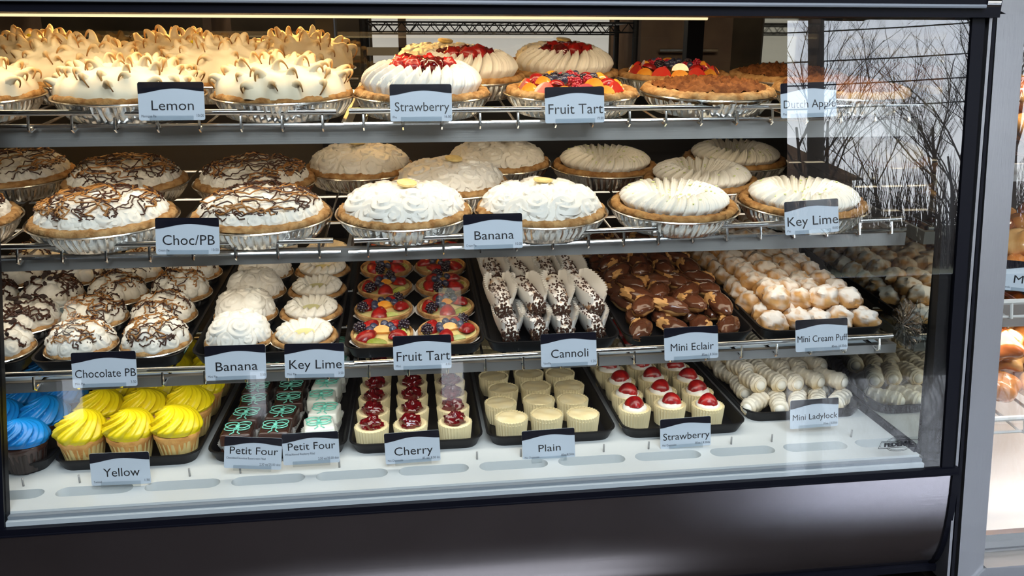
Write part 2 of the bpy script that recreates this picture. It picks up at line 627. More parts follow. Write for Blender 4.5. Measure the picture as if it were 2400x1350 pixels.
for i, (x, y, h) in enumerate([(6.2, -13, 4.8), (8.2, -14, 7.0), (9.4, -13, 4.6), (10.6, -12.5, 5.2), (12.8, -13.5, 8.4), (7.4, -17, 6.0),
                               (14.5, -17, 9), (10.8, -18, 8.4), (5.4, -15, 6.0), (11.7, -15, 7.2)]):
    bare_tree(x, y, h, 10 + i, 'bare leafless tree across the road, %s from the left, mirrored in the front glass' % ORD[i])
thk = MB()
rnd = random.Random(5)
for i in range(3000):
    x, y = rnd.uniform(3, 17), rnd.uniform(-14.5, -11)
    hh = rnd.uniform(.5, 2.2)
    dx, dy = rnd.uniform(-.5, .5), rnd.uniform(-.4, .4)
    thk.tube([(x, y, -.05), (x + dx * .5, y + dy * .5, hh * .6), (x + dx, y + dy, hh)], [.011, .007, .003], 3, cap=False)
tag(thk.obj('brush', 'bark'), 'tangled leafless brush along the far side of the road', 'brush', kind='stuff')
up = thing('utility_pole', 'dark wooden utility pole across the road carrying several wires', 'pole', (6.95, -11, -0.1))
MB().tube([(0, 0, 0), (0, 0, 9)], [.15, .11], 10).obj('pole', 'pole_wood', up)
MB().box(-.9, .9, -.06, .06, 4.4, 4.52).obj('crossarm', 'pole_wood', up, smooth=False)
for k, (dz, sag) in enumerate([(4.55, .7), (4.2, .9), (3.7, .8), (3.3, 1.0), (2.9, .9)]):
    pts = [(-14 + 28 * t, -3 + 6 * t, dz + sag * (4 * (t - .5) ** 2 - 0) * 1.2) for t in [j / 20 for j in range(21)]]
    MB().tube(pts, .012, 4).obj('wire', 'dark_wire', up)
hs = thing('house', 'pale orange house far behind the bare trees', 'house', (14, -34, -0.1))
MB().box(-5, 5, -3, 3, 0, 2.6).obj('wall', 'far_house', hs, smooth=False)
MB().prism([(-5.4, 0, 2.6), (5.4, 0, 2.6), (0, 0, 5.0)], (0, -3.3, 0), (0, 3.3, 0)).obj('roof', 'cardboard', hs, smooth=False)

# kitchen seen through the rear doors
wp = thing('glowing_panel', 'white panel with added glow for the bright area behind the kitchen wire rack', 'panel', (0.36, 3.55, H + 0.02))  # self-glowing stand-in for a lit white area, not a lamp
MB().box(-.50, .50, 0, .03, -.05, .60).obj('panel', 'white_panel', wp, smooth=False)
rk = thing('wire_rack', 'black wire bakery rack standing in front of the bright kitchen panel', 'rack', (0.36, 3.2, 0))
for z in (H + .085, H + .155, H + .225):
    for yy in (0, .3):
        for zz in (0, .035):
            MB().tube([(-.52, yy, z + zz), (.52, yy, z + zz)], .0035, 5).obj('wire', 'dark_wire', rk)
        zig = [(-.52 + 1.04 * k / 36, yy, z + (.035 if k % 2 else 0)) for k in range(37)]
        MB().tube(zig, .003, 4).obj('zigzag_wire', 'dark_wire', rk)
    sl = MB()
    for k in range(36):
        x = -.5 + k * 1.0 / 35
        sl.tube([(x, 0, z + .036), (x, .3, z + .036)], .0022, 4)
    sl.obj('slat_wires', 'dark_wire', rk)['kind'] = 'stuff'
for sx in (-.52, .52):
    for yy in (0, .3):
        MB().tube([(sx, yy, 0), (sx, yy, 1.7)], .012, 8).obj('post', 'dark_wire', rk)
cb = thing('baking_oven', 'dark brown oven cabinet beside the wire rack', 'oven', (1.12, 3.3, 0))
MB().box(-.19, .19, 0, .5, 0, 1.62).obj('body', 'cardboard', cb, smooth=False)
MB().tube([(-.12, -.03, 1.22), (.12, -.03, 1.22)], .008).obj('handle', 'chrome', cb)
bp_ = thing('beige_partition', 'narrow beige wall partition behind the right end of the case', 'partition', (1.42, 2.75, 0))
MB().box(-.05, .15, 0, .08, 0, 2.2).obj('panel', 'beige_panel', bp_, smooth=False)
lg = thing('kitchen_shelving', 'brown tiered shelving holding round pie shapes at the rear left', 'shelving', (-.75, 3.2, 0))
for z in (.9, 1.2, 1.5):
    MB().box(-.7, .75, 0, .35, z, z + .03).obj('shelf', 'beige_panel', lg, smooth=False)
for sx in (-.7, .02, .72):
    MB().box(sx, sx + .03, 0, .35, 0, 1.9).obj('upright', 'cardboard', lg, smooth=False)

# ------------------------------------------------------------------ display case body
case = thing('display_case', 'long refrigerated bakery display case with black frame and steel front panel', 'display case', (0, 0, 0))
# front panel, gently bowed
prof = [(1.1460, .690), (1.1435, .725), (1.1425, .760), (1.1430, .790), (1.1455, .820), (1.151, .845), (1.158, .865), (1.168, .880)]
N = len(prof)
lo = [[(x, y, H - d) for y, d in prof] + [(x, y + .02, H - d) for y, d in reversed(prof)] for x in [-0.90 + 1.803 * k / 12 for k in range(13)]]
MB().loft(lo).obj('front_panel', 'panel_steel', case, sharp=50)
e = MB()
e.prism([(0.903, y - .003, H - d) for y, d in prof] + [(0.903, 1.30, H - .88), (0.903, 1.30, H - .69)], (0, 0, 0), (0.012, 0, 0))
e.obj('panel_edge', 'black_metal', case, smooth=False)
MB().box(-0.9, .915, 1.160, 1.185, H - .892, H - .880).obj('panel_bottom_edge', 'black_metal', case, smooth=False)
MB().box(-0.9, .912, 1.141, 1.17, H - .690, H - .6765).obj('bottom_rail', 'black_metal', case, smooth=False)
MB().tube([(-0.9, 1.1415, H - .688), (.912, 1.1415, H - .688)], .0022, 6).obj('rail_bead', 'black_metal', case)
# top beam
MB().box(-0.95, .905, 1.208, 1.262, H + .056, H + .20).obj('top_beam', 'black_metal', case, smooth=False)
MB().tube([(-0.95, 1.203, H + .0715), (.875, 1.203, H + .0715)], .0032, 8).obj('beam_trim', 'sill_grey', case)
MB().tube([(.880, 1.215, H + .078), (.902, 1.215, H + .078)], .010, 14).obj('hinge_cap', 'chrome', case)


def leaning_box(mb, x0b, x1b, x0t, x1t, zb, zt, yb, yt, dy):
    v = [(x0b, yb, zb), (x1b, yb, zb), (x1b, yb + dy, zb), (x0b, yb + dy, zb), (x0t, yt, zt), (x1t, yt, zt), (x1t, yt + dy, zt), (x0t, yt + dy, zt)]
    mb.add(v, [(0, 3, 2, 1), (4, 5, 6, 7), (0, 1, 5, 4), (1, 2, 6, 5), (2, 3, 7, 6), (3, 0, 4, 7)])
    return mb


ZB, ZT = H - .677, H + .060
YBt, YTp = glass_y(ZB), glass_y(ZT)
leaning_box(MB(), .882, .903, .868, .889, ZB, ZT, YBt - .003, YTp - .003, .03).obj('door_stile', 'black_metal', case, smooth=False)
leaning_box(MB(), .903, .914, .889, .897, ZB, ZT, YBt + .004, YTp + .004, .04).obj('stile_gasket', 'black_gasket', case, smooth=False)
leaning_box(MB(), .860, .881, .845, .867, ZB + .012, ZT, YBt + .006, YTp + .006, .02).obj('glass_seal', 'black_plastic', case, smooth=False)
leaning_box(MB(), .914, .919, .897, .902, H - .90, ZT, 1.128, YTp - .002, .05).obj('outer_trim', 'frame_steel', case, smooth=False)
leaning_box(MB(), .921, .927, .903, .908, H - .91, ZT, 1.126, YTp - .002, .05).obj('outer_trim', 'black_metal', case, smooth=False)
leaning_box(MB(), -.66, -.618, -.60, -.556, ZB, ZT, YBt - .003, YTp - .003, .02).obj('door_stile', 'black_metal', case, smooth=False)
# clear lean-back panes
leaning_box(MB(), -.618, .882, -.556, .868, ZB, ZT, YBt, YTp, .006).obj('front_glass', 'pane_glass', case, smooth=False)
leaning_box(MB(), -.9, -.66, -.9, -.60, ZB, ZT, YBt, YTp, .006).obj('front_glass', 'pane_glass', case, smooth=False)
# inner shell
MB().prism([(XL, 1.19, H - .70), (XL, YB, H - .70), (XL, YB, H + .16), (XL, 1.262, H + .16), (XL, 1.235, H + .05)], (0, 0, 0), (-.02, 0, 0)).obj('end_wall', 'mirror_wall', case, smooth=False)
MB().prism([(XR, 1.170, H - .70), (XR, YB, H - .70), (XR, YB, H + .16), (XR, 1.262, H + .16), (XR, 1.242, H + .05)], (0, 0, 0), (.012, 0, 0)).obj('end_wall', 'mirror_wall', case, smooth=False)
MB().box(XR - .005, XR, 1.175, YB, H - .660, H - .649).obj('end_wall_channel', 'black_metal', case, smooth=False)
MB().box(XL - .02, XR + .02, 1.262, YB + .03, H + .150, H + .165).obj('canopy', 'canopy_lining', case, smooth=False)
MB().box(XL, XR, YB, YB + .02, H - .70, H - .12).obj('rear_panel', 'case_lining', case, smooth=False)
MB().box(XL - .02, XR + .02, 1.18, YB + .03, H - .90, H - .72).obj('cabinet_body', 'case_lining', case, smooth=False)
MB().box(XL, -.195, YB, YB + .006, H - .12, H + .15).obj('rear_door', 'rear_glass', case, smooth=False)
MB().box(-.155, XR, YB + .01, YB + .016, H - .12, H + .15).obj('rear_door', 'rear_glass', case, smooth=False)
MB().box(-.200, -.160, YB - .02, YB + .02, H - .70, H + .15).obj('rear_post', 'black_metal', case, smooth=False)
MB().box(.66, .70, YB - .01, YB + .02, H - .12, H + .15).obj('rear_post', 'black_metal', case, smooth=False)
MB().box(XL, XR, YB - .01, YB + .02, H - .12, H - .09).obj('rear_rail', 'black_metal', case, smooth=False)
for lx in (.80, -.80):
    MB().box(lx, lx + .03, 1.20, 1.24, 0, H - .892).obj('leg', 'black_metal', case, smooth=False)
MB().box(-.9, .9, 1.40, 1.42, 0, H - .9).obj('kick_plate', 'case_lining', case, smooth=False)

lamp = thing('strip_lamp', 'thin warm white strip lamp under the top beam of the case', 'lamp', (0, 0, 0))
MB().tube([(-.87, 1.270, H + .0555), (.462, 1.270, H + .0555)], .0030, 8).obj('tube', 'tube_light', lamp)
MB().box(-.875, .470, 1.264, 1.278, H + .058, H + .070).obj('housing', 'steel', lamp, smooth=False)

# deck: white plastic with a row of slots along the front
deck = thing('slotted_deck', 'white plastic slotted deck at the bottom of the case', 'deck', (0, 0, 0))
dz0, dz1 = DECK - .020, DECK
Y0, YS0, YS1 = 1.166, 1.196, 1.240
mb = MB()
pitch, hw, hh = 0.1335, 0.058, 0.0150
cx = [-.513 + pitch * k for k in range(-3, 11)]
yc = 1.216


def slot_loop(x, z, n=8):
    pts = []
    for sgn, base in ((1, -PI / 2), (-1, PI / 2)):
        for k in range(n + 1):
            a = base + PI * k / n
            pts.append((x + sgn * (hw - hh) + hh * math.cos(a) * 1, yc + hh * math.sin(a), z))
    return pts


for x in cx:
    s1 = slot_loop(x, dz1)
    s0 = slot_loop(x, dz0)
    n = len(s1)
    rect = []
    for (px, py, pz) in s1:
        dx, dy = (px - x) / (hw + .001), (py - yc) / hh
        m = max(abs(dx), abs(dy), 1e-6)
        rect.append([x + dx / m * pitch / 2, yc + dy / m * .022, dz1])
    for sx in (-1, 1):
        for sy in (-1, 1):
            q = (x + sx * pitch / 2, yc + sy * .022)
            near = min(rect, key=lambda p: abs(p[0] - q[0]) + abs(p[1] - q[1]))
            near[0], near[1] = q
    mb.loft([rect, s1], False, False)
    mb.loft([s1, s0], False, False)
x_l, x_r = cx[0] - pitch / 2, cx[-1] + pitch / 2
mb.box(XL, x_l, YS0 - .002, YS1 - .002, dz0, dz1)
mb.box(x_r, XR, YS0 - .002, YS1 - .002, dz0, dz1) if x_r < XR else None
mb.box(XL, XR, Y0, yc - .022, dz0, dz1)
mb.box(XL, XR, yc + .022, YB, dz0, dz1)
mb.obj('deck_plate', 'deck_plastic', deck, sharp=30)
MB().box(XL, XR, Y0, YB, dz0 - .012, dz0 - .006).obj('drip_tray', 'sill_light', deck, smooth=False)
MB().box(XL, XR, 1.157, 1.1655, DECK - .018, DECK - .004).obj('front_gasket', 'sill_grey', deck, smooth=False)
MB().box(XL, XR, 1.150, 1.1565, DECK - .018, DECK - .009).obj('front_sill', 'sill_light', deck, smooth=False)
pin_px = [-.72, -.63, -.545, -.375, -.295, -.135, -.055, .095, .170, .315, .395, .545, .620, .770]
pin_m = MB().tube([(0, 0, 0), (0, 0, .014)], .0017, 6).mesh('pin', 'pin_grey')
for x in pin_px:
    put(pin_m, 'pin', deck, (x, 1.243, DECK))


# ------------------------------------------------------------------ wire shelves
def wire_shelf(name, label, x0, x1, s, ya, yb, dza, dzb, ydepth, step, low=(.006, -.0195)):
    """front rail runs (x0, ya, s+dza) .. (x1, yb, s+dzb); lower wire and rack surface at height s"""
    t = thing(name, label, 'shelf', (0, 0, 0), 'chrome wire shelves')
    A, B = Vector((x0, ya, s + dza)), Vector((x1, yb, s + dzb))
    MB().tube([A, B], .0045, 10).obj('front_rail', 'chrome', t)
    off = Vector((0, low[0], low[1]))
    MB().tube([A + off + Vector((-.01, 0, 0)), B + off + Vector((.01, 0, 0))], .0032, 8).obj('lower_rail', 'chrome', t)
    n = int(abs(x1 - x0) / step)
    for k in range(n + 1):
        u = (k + .35) / (n + .7)
        p = A.lerp(B, u)
        q = [p + Vector((0, .004, 0)), p + Vector((0, .000, -.014)), p + Vector((0, -.002, -.024)), p + Vector((0, .004, -.0275)),
             p + Vector((0, .02, -.0235)), Vector((p.x, ydepth, p.z - .0215 + .09 * (ydepth - p.y)))]
        MB().tube(q, .0021, 6).obj('cross_wire', 'chrome', t)
    for yy in (1.42, 1.60, ydepth):
        zz = s + dza - .026 + .09 * (yy - ya)
        MB().tube([(x0, yy, zz), (x1, yy, zz)], .003, 6).obj('support_wire', 'chrome', t)
    return t


def valance(label, s0, s1, y, x0=XL + .01, x1=.835, n=1):
    t = thing('shelf_valance', label, 'valance', (0, 0, 0), 'steel strips below the shelves')
    MB().box(x0, x1, y, y + .012, H - s1, H - s0).obj('steel_strip', 'steel', t, smooth=False)
    for xx in (x0, -.105, x1 - .008):
        b = MB()
        b.prism([(xx, y + .012, H - s0), (xx, y + .012, H - s1), (xx, 1.86, H - s1 + .045), (xx, 1.86, H - s0 + .045)], (0, 0, 0), (.006, 0, 0))
        b.obj('bracket', 'steel', t, smooth=False)
    MB().box(x0 + .02, x1 - .02, y + .014, y + .045, H - s1 + .004, H - s1 + .012).obj('lamp_housing', 'sill_light', t, smooth=False)
    return t


wire_shelf('wire_shelf', 'chrome wire shelf under the lemon meringue pies, top left', XL + .02, -.107, S1, 1.256, 1.250, .023, .020, 1.86, .062)
wire_shelf('wire_shelf', 'chrome wire shelf under the strawberry pie and fruit tarts, top right', -.088, .826, S1, 1.248, 1.252, .021, .0235, 1.86, .060)
wire_shelf('wire_shelf', 'chrome wire shelf under the chocolate drizzled pies, middle left', XL + .02, -.122, S2, 1.252, 1.240, .0165, .0135, 1.84, .066)
wire_shelf('wire_shelf', 'chrome wire shelf under banana and key lime pies, middle right', -.090, .822, S2, 1.236, 1.254, .0135, .022, 1.84, .060)
wire_shelf('wire_shelf', 'chrome wire shelf under the drizzled mini pies, lower left', XL + .02, -.119, S3, 1.232, 1.222, .0185, .0145, 1.86, .064, (.020, -.010))
wire_shelf('wire_shelf', 'chrome wire shelf under cannoli and cream puff trays, lower right', -.099, .815, S3, 1.220, 1.232, .0145, .0175, 1.86, .062, (.020, -.010))
valance('grey steel strip directly below the top row of pies', .1015, .1285, 1.270)
valance('grey steel strip directly below the middle row of pies', .2900, .3120, 1.262)
valance('grey steel strip directly below the tray shelf', .4860, .5020, 1.246)


# ------------------------------------------------------------------ trays
def rr(w, l, r, z, n=5, y0=0.0):
    pts = []
    for (cx_, cy_, a0) in ((w / 2 - r, l - r, 0), (-w / 2 + r, l - r, PI / 2), (-w / 2 + r, r, PI), (w / 2 - r, r, 3 * PI / 2)):
        for k in range(n + 1):
            a = a0 + PI / 2 * k / n
            pts.append((cx_ + r * math.cos(a), y0 + cy_ + r * math.sin(a), z))
    return pts


def tray_mesh(w, l, h=.022):
    i = .010
    loops = [[(p[0], p[1] + i, p[2]) for p in rr(w - 2 * i, l - 2 * i, .022, 0)], rr(w - .006, l, .026, h - .003),
             rr(w, l, .028, h - .002), rr(w, l, .028, h), [(p[0], p[1] + .003, p[2]) for p in rr(w - .008, l - .006, .026, h)],
             [(p[0], p[1] + i + .002, p[2]) for p in rr(w - 2 * i - .006, l - 2 * i - .004, .02, .003)]]
    return MB().loft(loops).mesh('tray', 'black_plastic', True, 40)


TRAY = tray_mesh(.232, .60)
TRAYW = tray_mesh(.226, .60)


def tray(label, x, y, z, tilt, me=TRAY):
    o = put(me, 'serving_tray', None, (x, y, z), (tilt, 0, 0))
    tag(o, label, 'tray', 'black plastic serving trays')
    return o


TY3 = 1.262
TZ3 = shelf_z(S3, TY3) + .001
for x, l in [(-.724, 'black serving tray under cookie crumb mini pies, lower shelf far left'),
             (-.488, 'black serving tray under the drizzled mini pies'),
             (-.244, 'black serving tray under banana and key lime mini pies'),
             (-.0025, 'black serving tray under the mini fruit tarts'),
             (.230, 'black serving tray under the cannoli'), (.468, 'black serving tray under the mini eclairs'),
             (.711, 'black serving tray under the mini cream puffs')]:
    tray(l, x, TY3, TZ3, TILT)
TYD = 1.276
for x, l in [(-.724, 'black serving tray under the blue frosted cupcakes'), (-.485, 'black serving tray under the yellow frosted cupcakes'),
             (-.241, 'black serving tray under the petit fours'), (-.006, 'black serving tray under the cherry cheesecakes'),
             (.2325, 'black serving tray under the plain mini cheesecakes'), (.475, 'black serving tray under the strawberry mini cheesecakes')]:
    tray(l, x, TYD, DECK, 0)
tray('sugar dusted black serving tray under the ladylocks', .722, 1.315, DECK, 0)


# ------------------------------------------------------------------ pies
def tin_mesh(rt, h, flutes, n_per=3):
    rb = rt * .80

    def rf(r, z, a, k):
        if 2 <= k <= 5:
            return r + .0011 * (1 if math.sin(a * flutes) > 0 else -1)
        return r
    pr = [(rb * .5, 0), (rb, 0), (rb + .002, .0015), (rb + (rt - rb) * .33, h * .32), (rb + (rt - rb) * .66, h * .63), (rt - .004, h * .92),
          (rt, h - .001), (rt + .002, h + .001), (rt + .001, h + .0025), (rt - .003, h + .001), (rt - .008, h * .8), (rb, .004)]
    return MB().lathe(pr, flutes * n_per * 2 // 2, rf, True, True).mesh('pie_tin', 'foil', True, 50)


def crust_mesh(rc, rr_, hz, seed, m='crust', wob=.0022, z0=0.0):
    mb = MB()
    n, k = 160, 8
    loops = []
    for i in range(n):
        a = TAU * i / n
        r_ = rc + wob * nz(math.cos(a) * 3, math.sin(a) * 3, seed)
        lp = []
        for j in range(k):
            b = TAU * j / k
            w = 1 + .24 * nz(math.cos(a) * 9, math.sin(a) * 9, seed + j) + .26 * nz(math.cos(a) * 26, math.sin(a) * 26, seed + j * 1.7)
            lp.append(((r_ + rr_ * w * math.cos(b)) * math.cos(a), (r_ + rr_ * w * math.cos(b)) * math.sin(a), z0 + hz * w * math.sin(b)))
        loops.append(lp)
    loops.append(loops[0])
    mb.loft(loops, False, False)
    # filled base disc
    mb.lathe([(.001, z0 - .004), (rc, z0 - .004)], 48, None, True, False)
    return mb.mesh('crust', m, True, 60)


def petal1(t):
    t = t % 1.0
    return (t ** 0.8) * (1 - max(0.0, (t - .84) / .16) ** 1.5)


def petal(t):
    return .82 * petal1(t) + .24 * petal1(t * 3)


def dome_fn(Rr, Hh, tiers, amp, seed, rough=0.0, z0=0.0, pe=.85, pz=.75):
    """tiers: (s0, s1, count, twist)"""
    def P(s, th, lift=0.0):
        ph = s * PI / 2
        r = Rr * math.sin(ph) ** pe
        z = Hh * max(0.0, math.cos(ph)) ** pz
        nr_, nz_ = math.sin(ph), math.cos(ph)
        d = lift
        for k, (a, b, n, tw) in enumerate(tiers):
            if a <= s <= b:
                u = (s - a) / (b - a)
                wob = .25 * nz(math.cos(th) * 2, math.sin(th) * 2, seed + k)
                env = math.sin(PI * min(1, u * .9 + .1)) ** .5 if b < .99 else (1 if u < .8 else max(0, (1 - u) / .2)) * min(1, u * 4 + .3)
                d += env * (amp * petal(n * th / TAU + tw * u + wob) + amp * .8 * math.sin(PI * u))
        if rough:
            d += rough * nz(math.cos(th) * r * 40, math.sin(th) * r * 40, seed * 1.7 + z * 30)
        return ((r + nr_ * d) * math.cos(th), (r + nr_ * d) * math.sin(th), z0 + z + nz_ * d)
    return P


def rosettes(mb, P, rings, seed, nr=9, nt=30):
    """piped swirls laid over the surface P; rings: (s, count, radius, height)"""
    rnd = random.Random(seed)
    for (s, n, r, h) in rings:
        a0 = rnd.uniform(0, TAU)
        for k in range(n):
            a = a0 + TAU * k / n + rnd.uniform(-.05, .05)
            c = Vector(P(s, a)[:3])
            dr = (Vector(P(min(.98, s + .05), a)[:3]) - Vector(P(max(0, s - .05), a)[:3])).normalized()
            dt = Vector((-math.sin(a), math.cos(a), 0))
            nn = dr.cross(dt)
            if nn.z < 0:
                nn = -nn
            nn = (nn + Vector((0, 0, .25))).normalized()
            tx = dt.cross(nn).normalized()
            ph = rnd.uniform(0, TAU)
            rr_, hh_ = r * rnd.uniform(.92, 1.08), h * rnd.uniform(.9, 1.1)

            def Q(u, th):
                q = petal1(2.6 * u + th / TAU)
                w = min(1, u * 3)
                R_ = rr_ * u * (1 + .10 * q * w)
                z = hh_ * (1 - u ** 1.9) + .0036 * (q - .5) * w * (1 if u < .95 else .3) * (rr_ / .017) - (.004 if u >= 1 else 0)
                p = c + (dt * math.cos(th + ph) + tx * math.sin(th + ph) * 1.05) * R_ + nn * z
                return tuple(p)
            mb.disk(Q, nr, nt)
    return mb


def crown_fn(Rr, Hc, Hm, rc, n, tw, amp, seed, z0=0.0, spike=0.0):
    """ring of piped cream: outside edge at Rr, crest at rc with height Hc, middle at height Hm"""
    def P(s, th, lift=0.0):
        cs = .52
        if s < cs:
            u = s / cs
            r = rc * u
            z = Hm + (Hc - Hm) * max(0.0, (u - .45) / .55) ** 1.6 if u > .45 else Hm
            nr_, nz_ = -.4 * u, .9
            env = max(0.0, (u - .35) / .65)
        else:
            u = (s - cs) / (1 - cs)
            a = u * PI / 2
            r = rc + (Rr - rc) * math.sin(a) ** .9
            z = Hc * math.cos(a) ** .7 if u < 1 else 0
            nr_, nz_ = math.sin(a), math.cos(a)
            env = 1 if u < .8 else (1 - u) / .2
        ss = (s - .25) / .75
        p = petal(n * th / TAU + tw * ss + .2 * nz(math.cos(th) * 2, math.sin(th) * 2, seed))
        d = env * amp * p + lift
        pk = spike * p * max(0, 1 - abs(s - cs) / .12)
        return ((r + nr_ * d) * math.cos(th), (r + nr_ * d) * math.sin(th), z0 + z + nz_ * d + pk)
    return P


def drizzle_mesh(name, P, m, seed, count, width, smax=.8, ang=None, jag=.12):
    rnd = random.Random(seed)
    mb = MB()
    for k in range(count):
        base = rnd.uniform(0, TAU) if ang is None else ang + rnd.uniform(-.5, .5)
        off = rnd.uniform(-smax, smax)
        dx, dy = math.cos(base), math.sin(base)
        half = math.sqrt(max(0.02, smax * smax - off * off))
        pts, run = [], []
        m_ = int(46 * half) + 8
        w, dw = off, 0.0
        for i in range(m_ + 1):
            t = -half + 2 * half * i / m_
            dw = dw * .55 + rnd.uniform(-1, 1) * jag * .42 - (w - off) * .25
            w += dw
            x, y = dx * t - dy * w, dy * t + dx * w
            s = min(.93, math.hypot(x, y))
            pts.append(P(s, math.atan2(y, x), width * .5 + .0022 * (1 if i % 2 else -.4) * rnd.random()))
        mb.tube(pts, width, 4)
    return mb.mesh(name, m)


def pie_root(cat='pie', name='pie'):
    return thing(name, 'pie', cat)


RT, HT = .108, .030
TIN = tin_mesh(.1105, HT, 62)
CR = [crust_mesh(.0985, .0085, .0075, 3.1 + i) for i in range(2)]
CRP = crust_mesh(.0985, .0092, .0080, 8.2, 'pale_crust')


def base_pie(name, crust):
    t = pie_root('pie', name)
    put(TIN, 'pie_tin', t)
    put(crust, 'crust', t, (0, 0, HT + .003))
    return t


def mk_banana(seed, slice_=True):
    t = base_pie('banana_cream_pie', CRP)
    P = dome_fn(.087, .033, [], 0, seed, .002, HT + .005)
    rosettes(MB().disk(P, 20, 60), P, [(.84, 13, .0265, .0105), (.56, 9, .0270, .0100), (.27, 5, .0250, .0090), (.02, 1, .0200, .0070)], seed, 12, 40).obj('whipped_cream', 'banana_cream', t, sharp=70)
    if slice_:
        MB().lathe([(.013, 0), (.016, .002), (.016, .005), (.013, .0065)], 20).obj('banana_slice', 'banana_slice', t, loc=(.004, -.006, HT + .0468), rot=(.12, .06, 0))
    return t


def mk_choc(seed):
    t = base_pie('chocolate_peanut_pie', CRP)
    P = dome_fn(.087, .029, [], 0, seed, .004, HT + .005)
    P_ = dome_fn(.0945, .0365, [], 0, seed, .008, HT + .008)
    rosettes(MB().disk(P, 20, 60), P, [(.86, 17, .0195, .010), (.62, 14, .0190, .009), (.38, 9, .0190, .009), (.12, 4, .018, .007)], seed).obj('whipped_cream', 'whipped_cream', t, sharp=70)
    put(drizzle_mesh('peanut_drizzle', P_, 'peanut_sauce', seed * 3 + 1, 12, .0015, .74, .3), 'peanut_drizzle', t)
    put(drizzle_mesh('chocolate_drizzle', P_, 'chocolate_sauce', seed * 5 + 2, 20, .0012, .80, -.3), 'chocolate_drizzle', t)
    return t


def mk_lime(seed):
    t = base_pie('key_lime_pie', CR[0])
    P = crown_fn(.085, .018, .005, .059, 26, 1.1, .0125, seed, HT + .005, .003)
    MB().disk(P, 36, 420).obj('whipped_cream', 'whipped_cream', t, sharp=70)
    rnd = random.Random(seed)
    z = MB()
    for k in range(90):
        a, rr_ = rnd.uniform(0, TAU), rnd.uniform(0, .78)
        p = P(rr_, a)
        z.sphere((p[0], p[1], p[2] + .001), (rnd.uniform(.0015, .004), rnd.uniform(.0012, .003), .0014), 5, 4)
    z.obj('lime_zest', 'lime_zest', t)['kind'] = 'stuff'
    return t


def berry_mesh(seed, rx, ry, rz, m='strawberry', amp=.12, fr=1.6, name='strawberry'):
    def fn(u):
        return 1 + amp * nz(u.x * fr + seed, u.y * fr, u.z * fr)
    return MB().sphere((0, 0, 0), (rx, ry, rz), 16, 11, fn).mesh(name, m)


GL = [berry_mesh(i * 3.7, .017, .014, .014, 'cherry_glaze' if i == 2 else 'strawberry', .35, 2.2) for i in range(3)]


def mk_strawberry(seed):
    t = base_pie('strawberry_pie', CRP)
    P = crown_fn(.088, .031, .018, .062, 26, 1.5, .0125, seed, HT + .005, .006)
    MB().disk(P, 40, 416).obj('whipped_cream', 'banana_cream', t, sharp=70)
    rnd = random.Random(seed)
    for k in range(15):
        a = k * 2.4
        r_ = .0118 * math.sqrt(k) * 1.02
        put(GL[k % 3] if k % 5 else GL[2], 'strawberry', t, (r_ * math.cos(a), r_ * math.sin(a), HT + .046 - r_ * .10 + rnd.uniform(-.003, .004)),
            (rnd.uniform(-.5, .5), rnd.uniform(-.5, .5), rnd.uniform(0, 6)))
    return t


# fruit pieces
def straw_half(name='strawberry'):
    def P(s, th):
        a = s * PI / 2
        r = math.sin(a)
        x, y = r * math.cos(th), r * math.sin(th)
        return (x * .0125 * (1 - .35 * y), y * .018, .011 * math.cos(a))
    mb = MB().disk(P, 8, 18)
    return mb.mesh(name, 'strawberry')


def wedge(name, m, rx, rz, th_):
    n = 9
    lp = []
    for side in (-th_, th_):
        lp.append([(rx * math.cos(PI * k / n), side, rz * math.sin(PI * k / n)) for k in range(n + 1)])
    mid = [(rx * 1.06 * math.cos(PI * k / n), 0, rz * 1.06 * math.sin(PI * k / n)) for k in range(n + 1)]
    return MB().loft([lp[0], mid, lp[1]], True, True).mesh(name, m, True, 60)


def cluster(name, m, r, n, br):
    mb = MB()
    ga = 2.39996
    for k in range(n):
        z = 1 - 2 * (k + .5) / n
        q = math.sqrt(1 - z * z)
        mb.sphere((r * q * math.cos(ga * k), r * q * math.sin(ga * k), r * 1.15 * z), (br, br, br), 6, 4)
    mb.sphere((0, 0, 0), (r, r, r * 1.1), 8, 6)
    return mb.mesh(name, m)


F_SH = straw_half()
F_SL = wedge('strawberry_slice', 'strawberry_flesh', .017, .019, .0035)
F_MA = wedge('mandarin_segment', 'mandarin', .016, .014, .0050)
F_KI = wedge('kiwi_slice', 'kiwi', .017, .008, .004)
F_BB = MB().sphere((0, 0, 0), (.0068, .0068, .006), 12, 9, lambda u: 1 - .22 * max(0, u.z - .75) / .25).mesh('blueberry', 'blueberry')
F_BK = cluster('blackberry', 'blackberry', .0068, 26, .0026)
F_RB = cluster('raspberry', 'raspberry', .0066, 26, .0024)


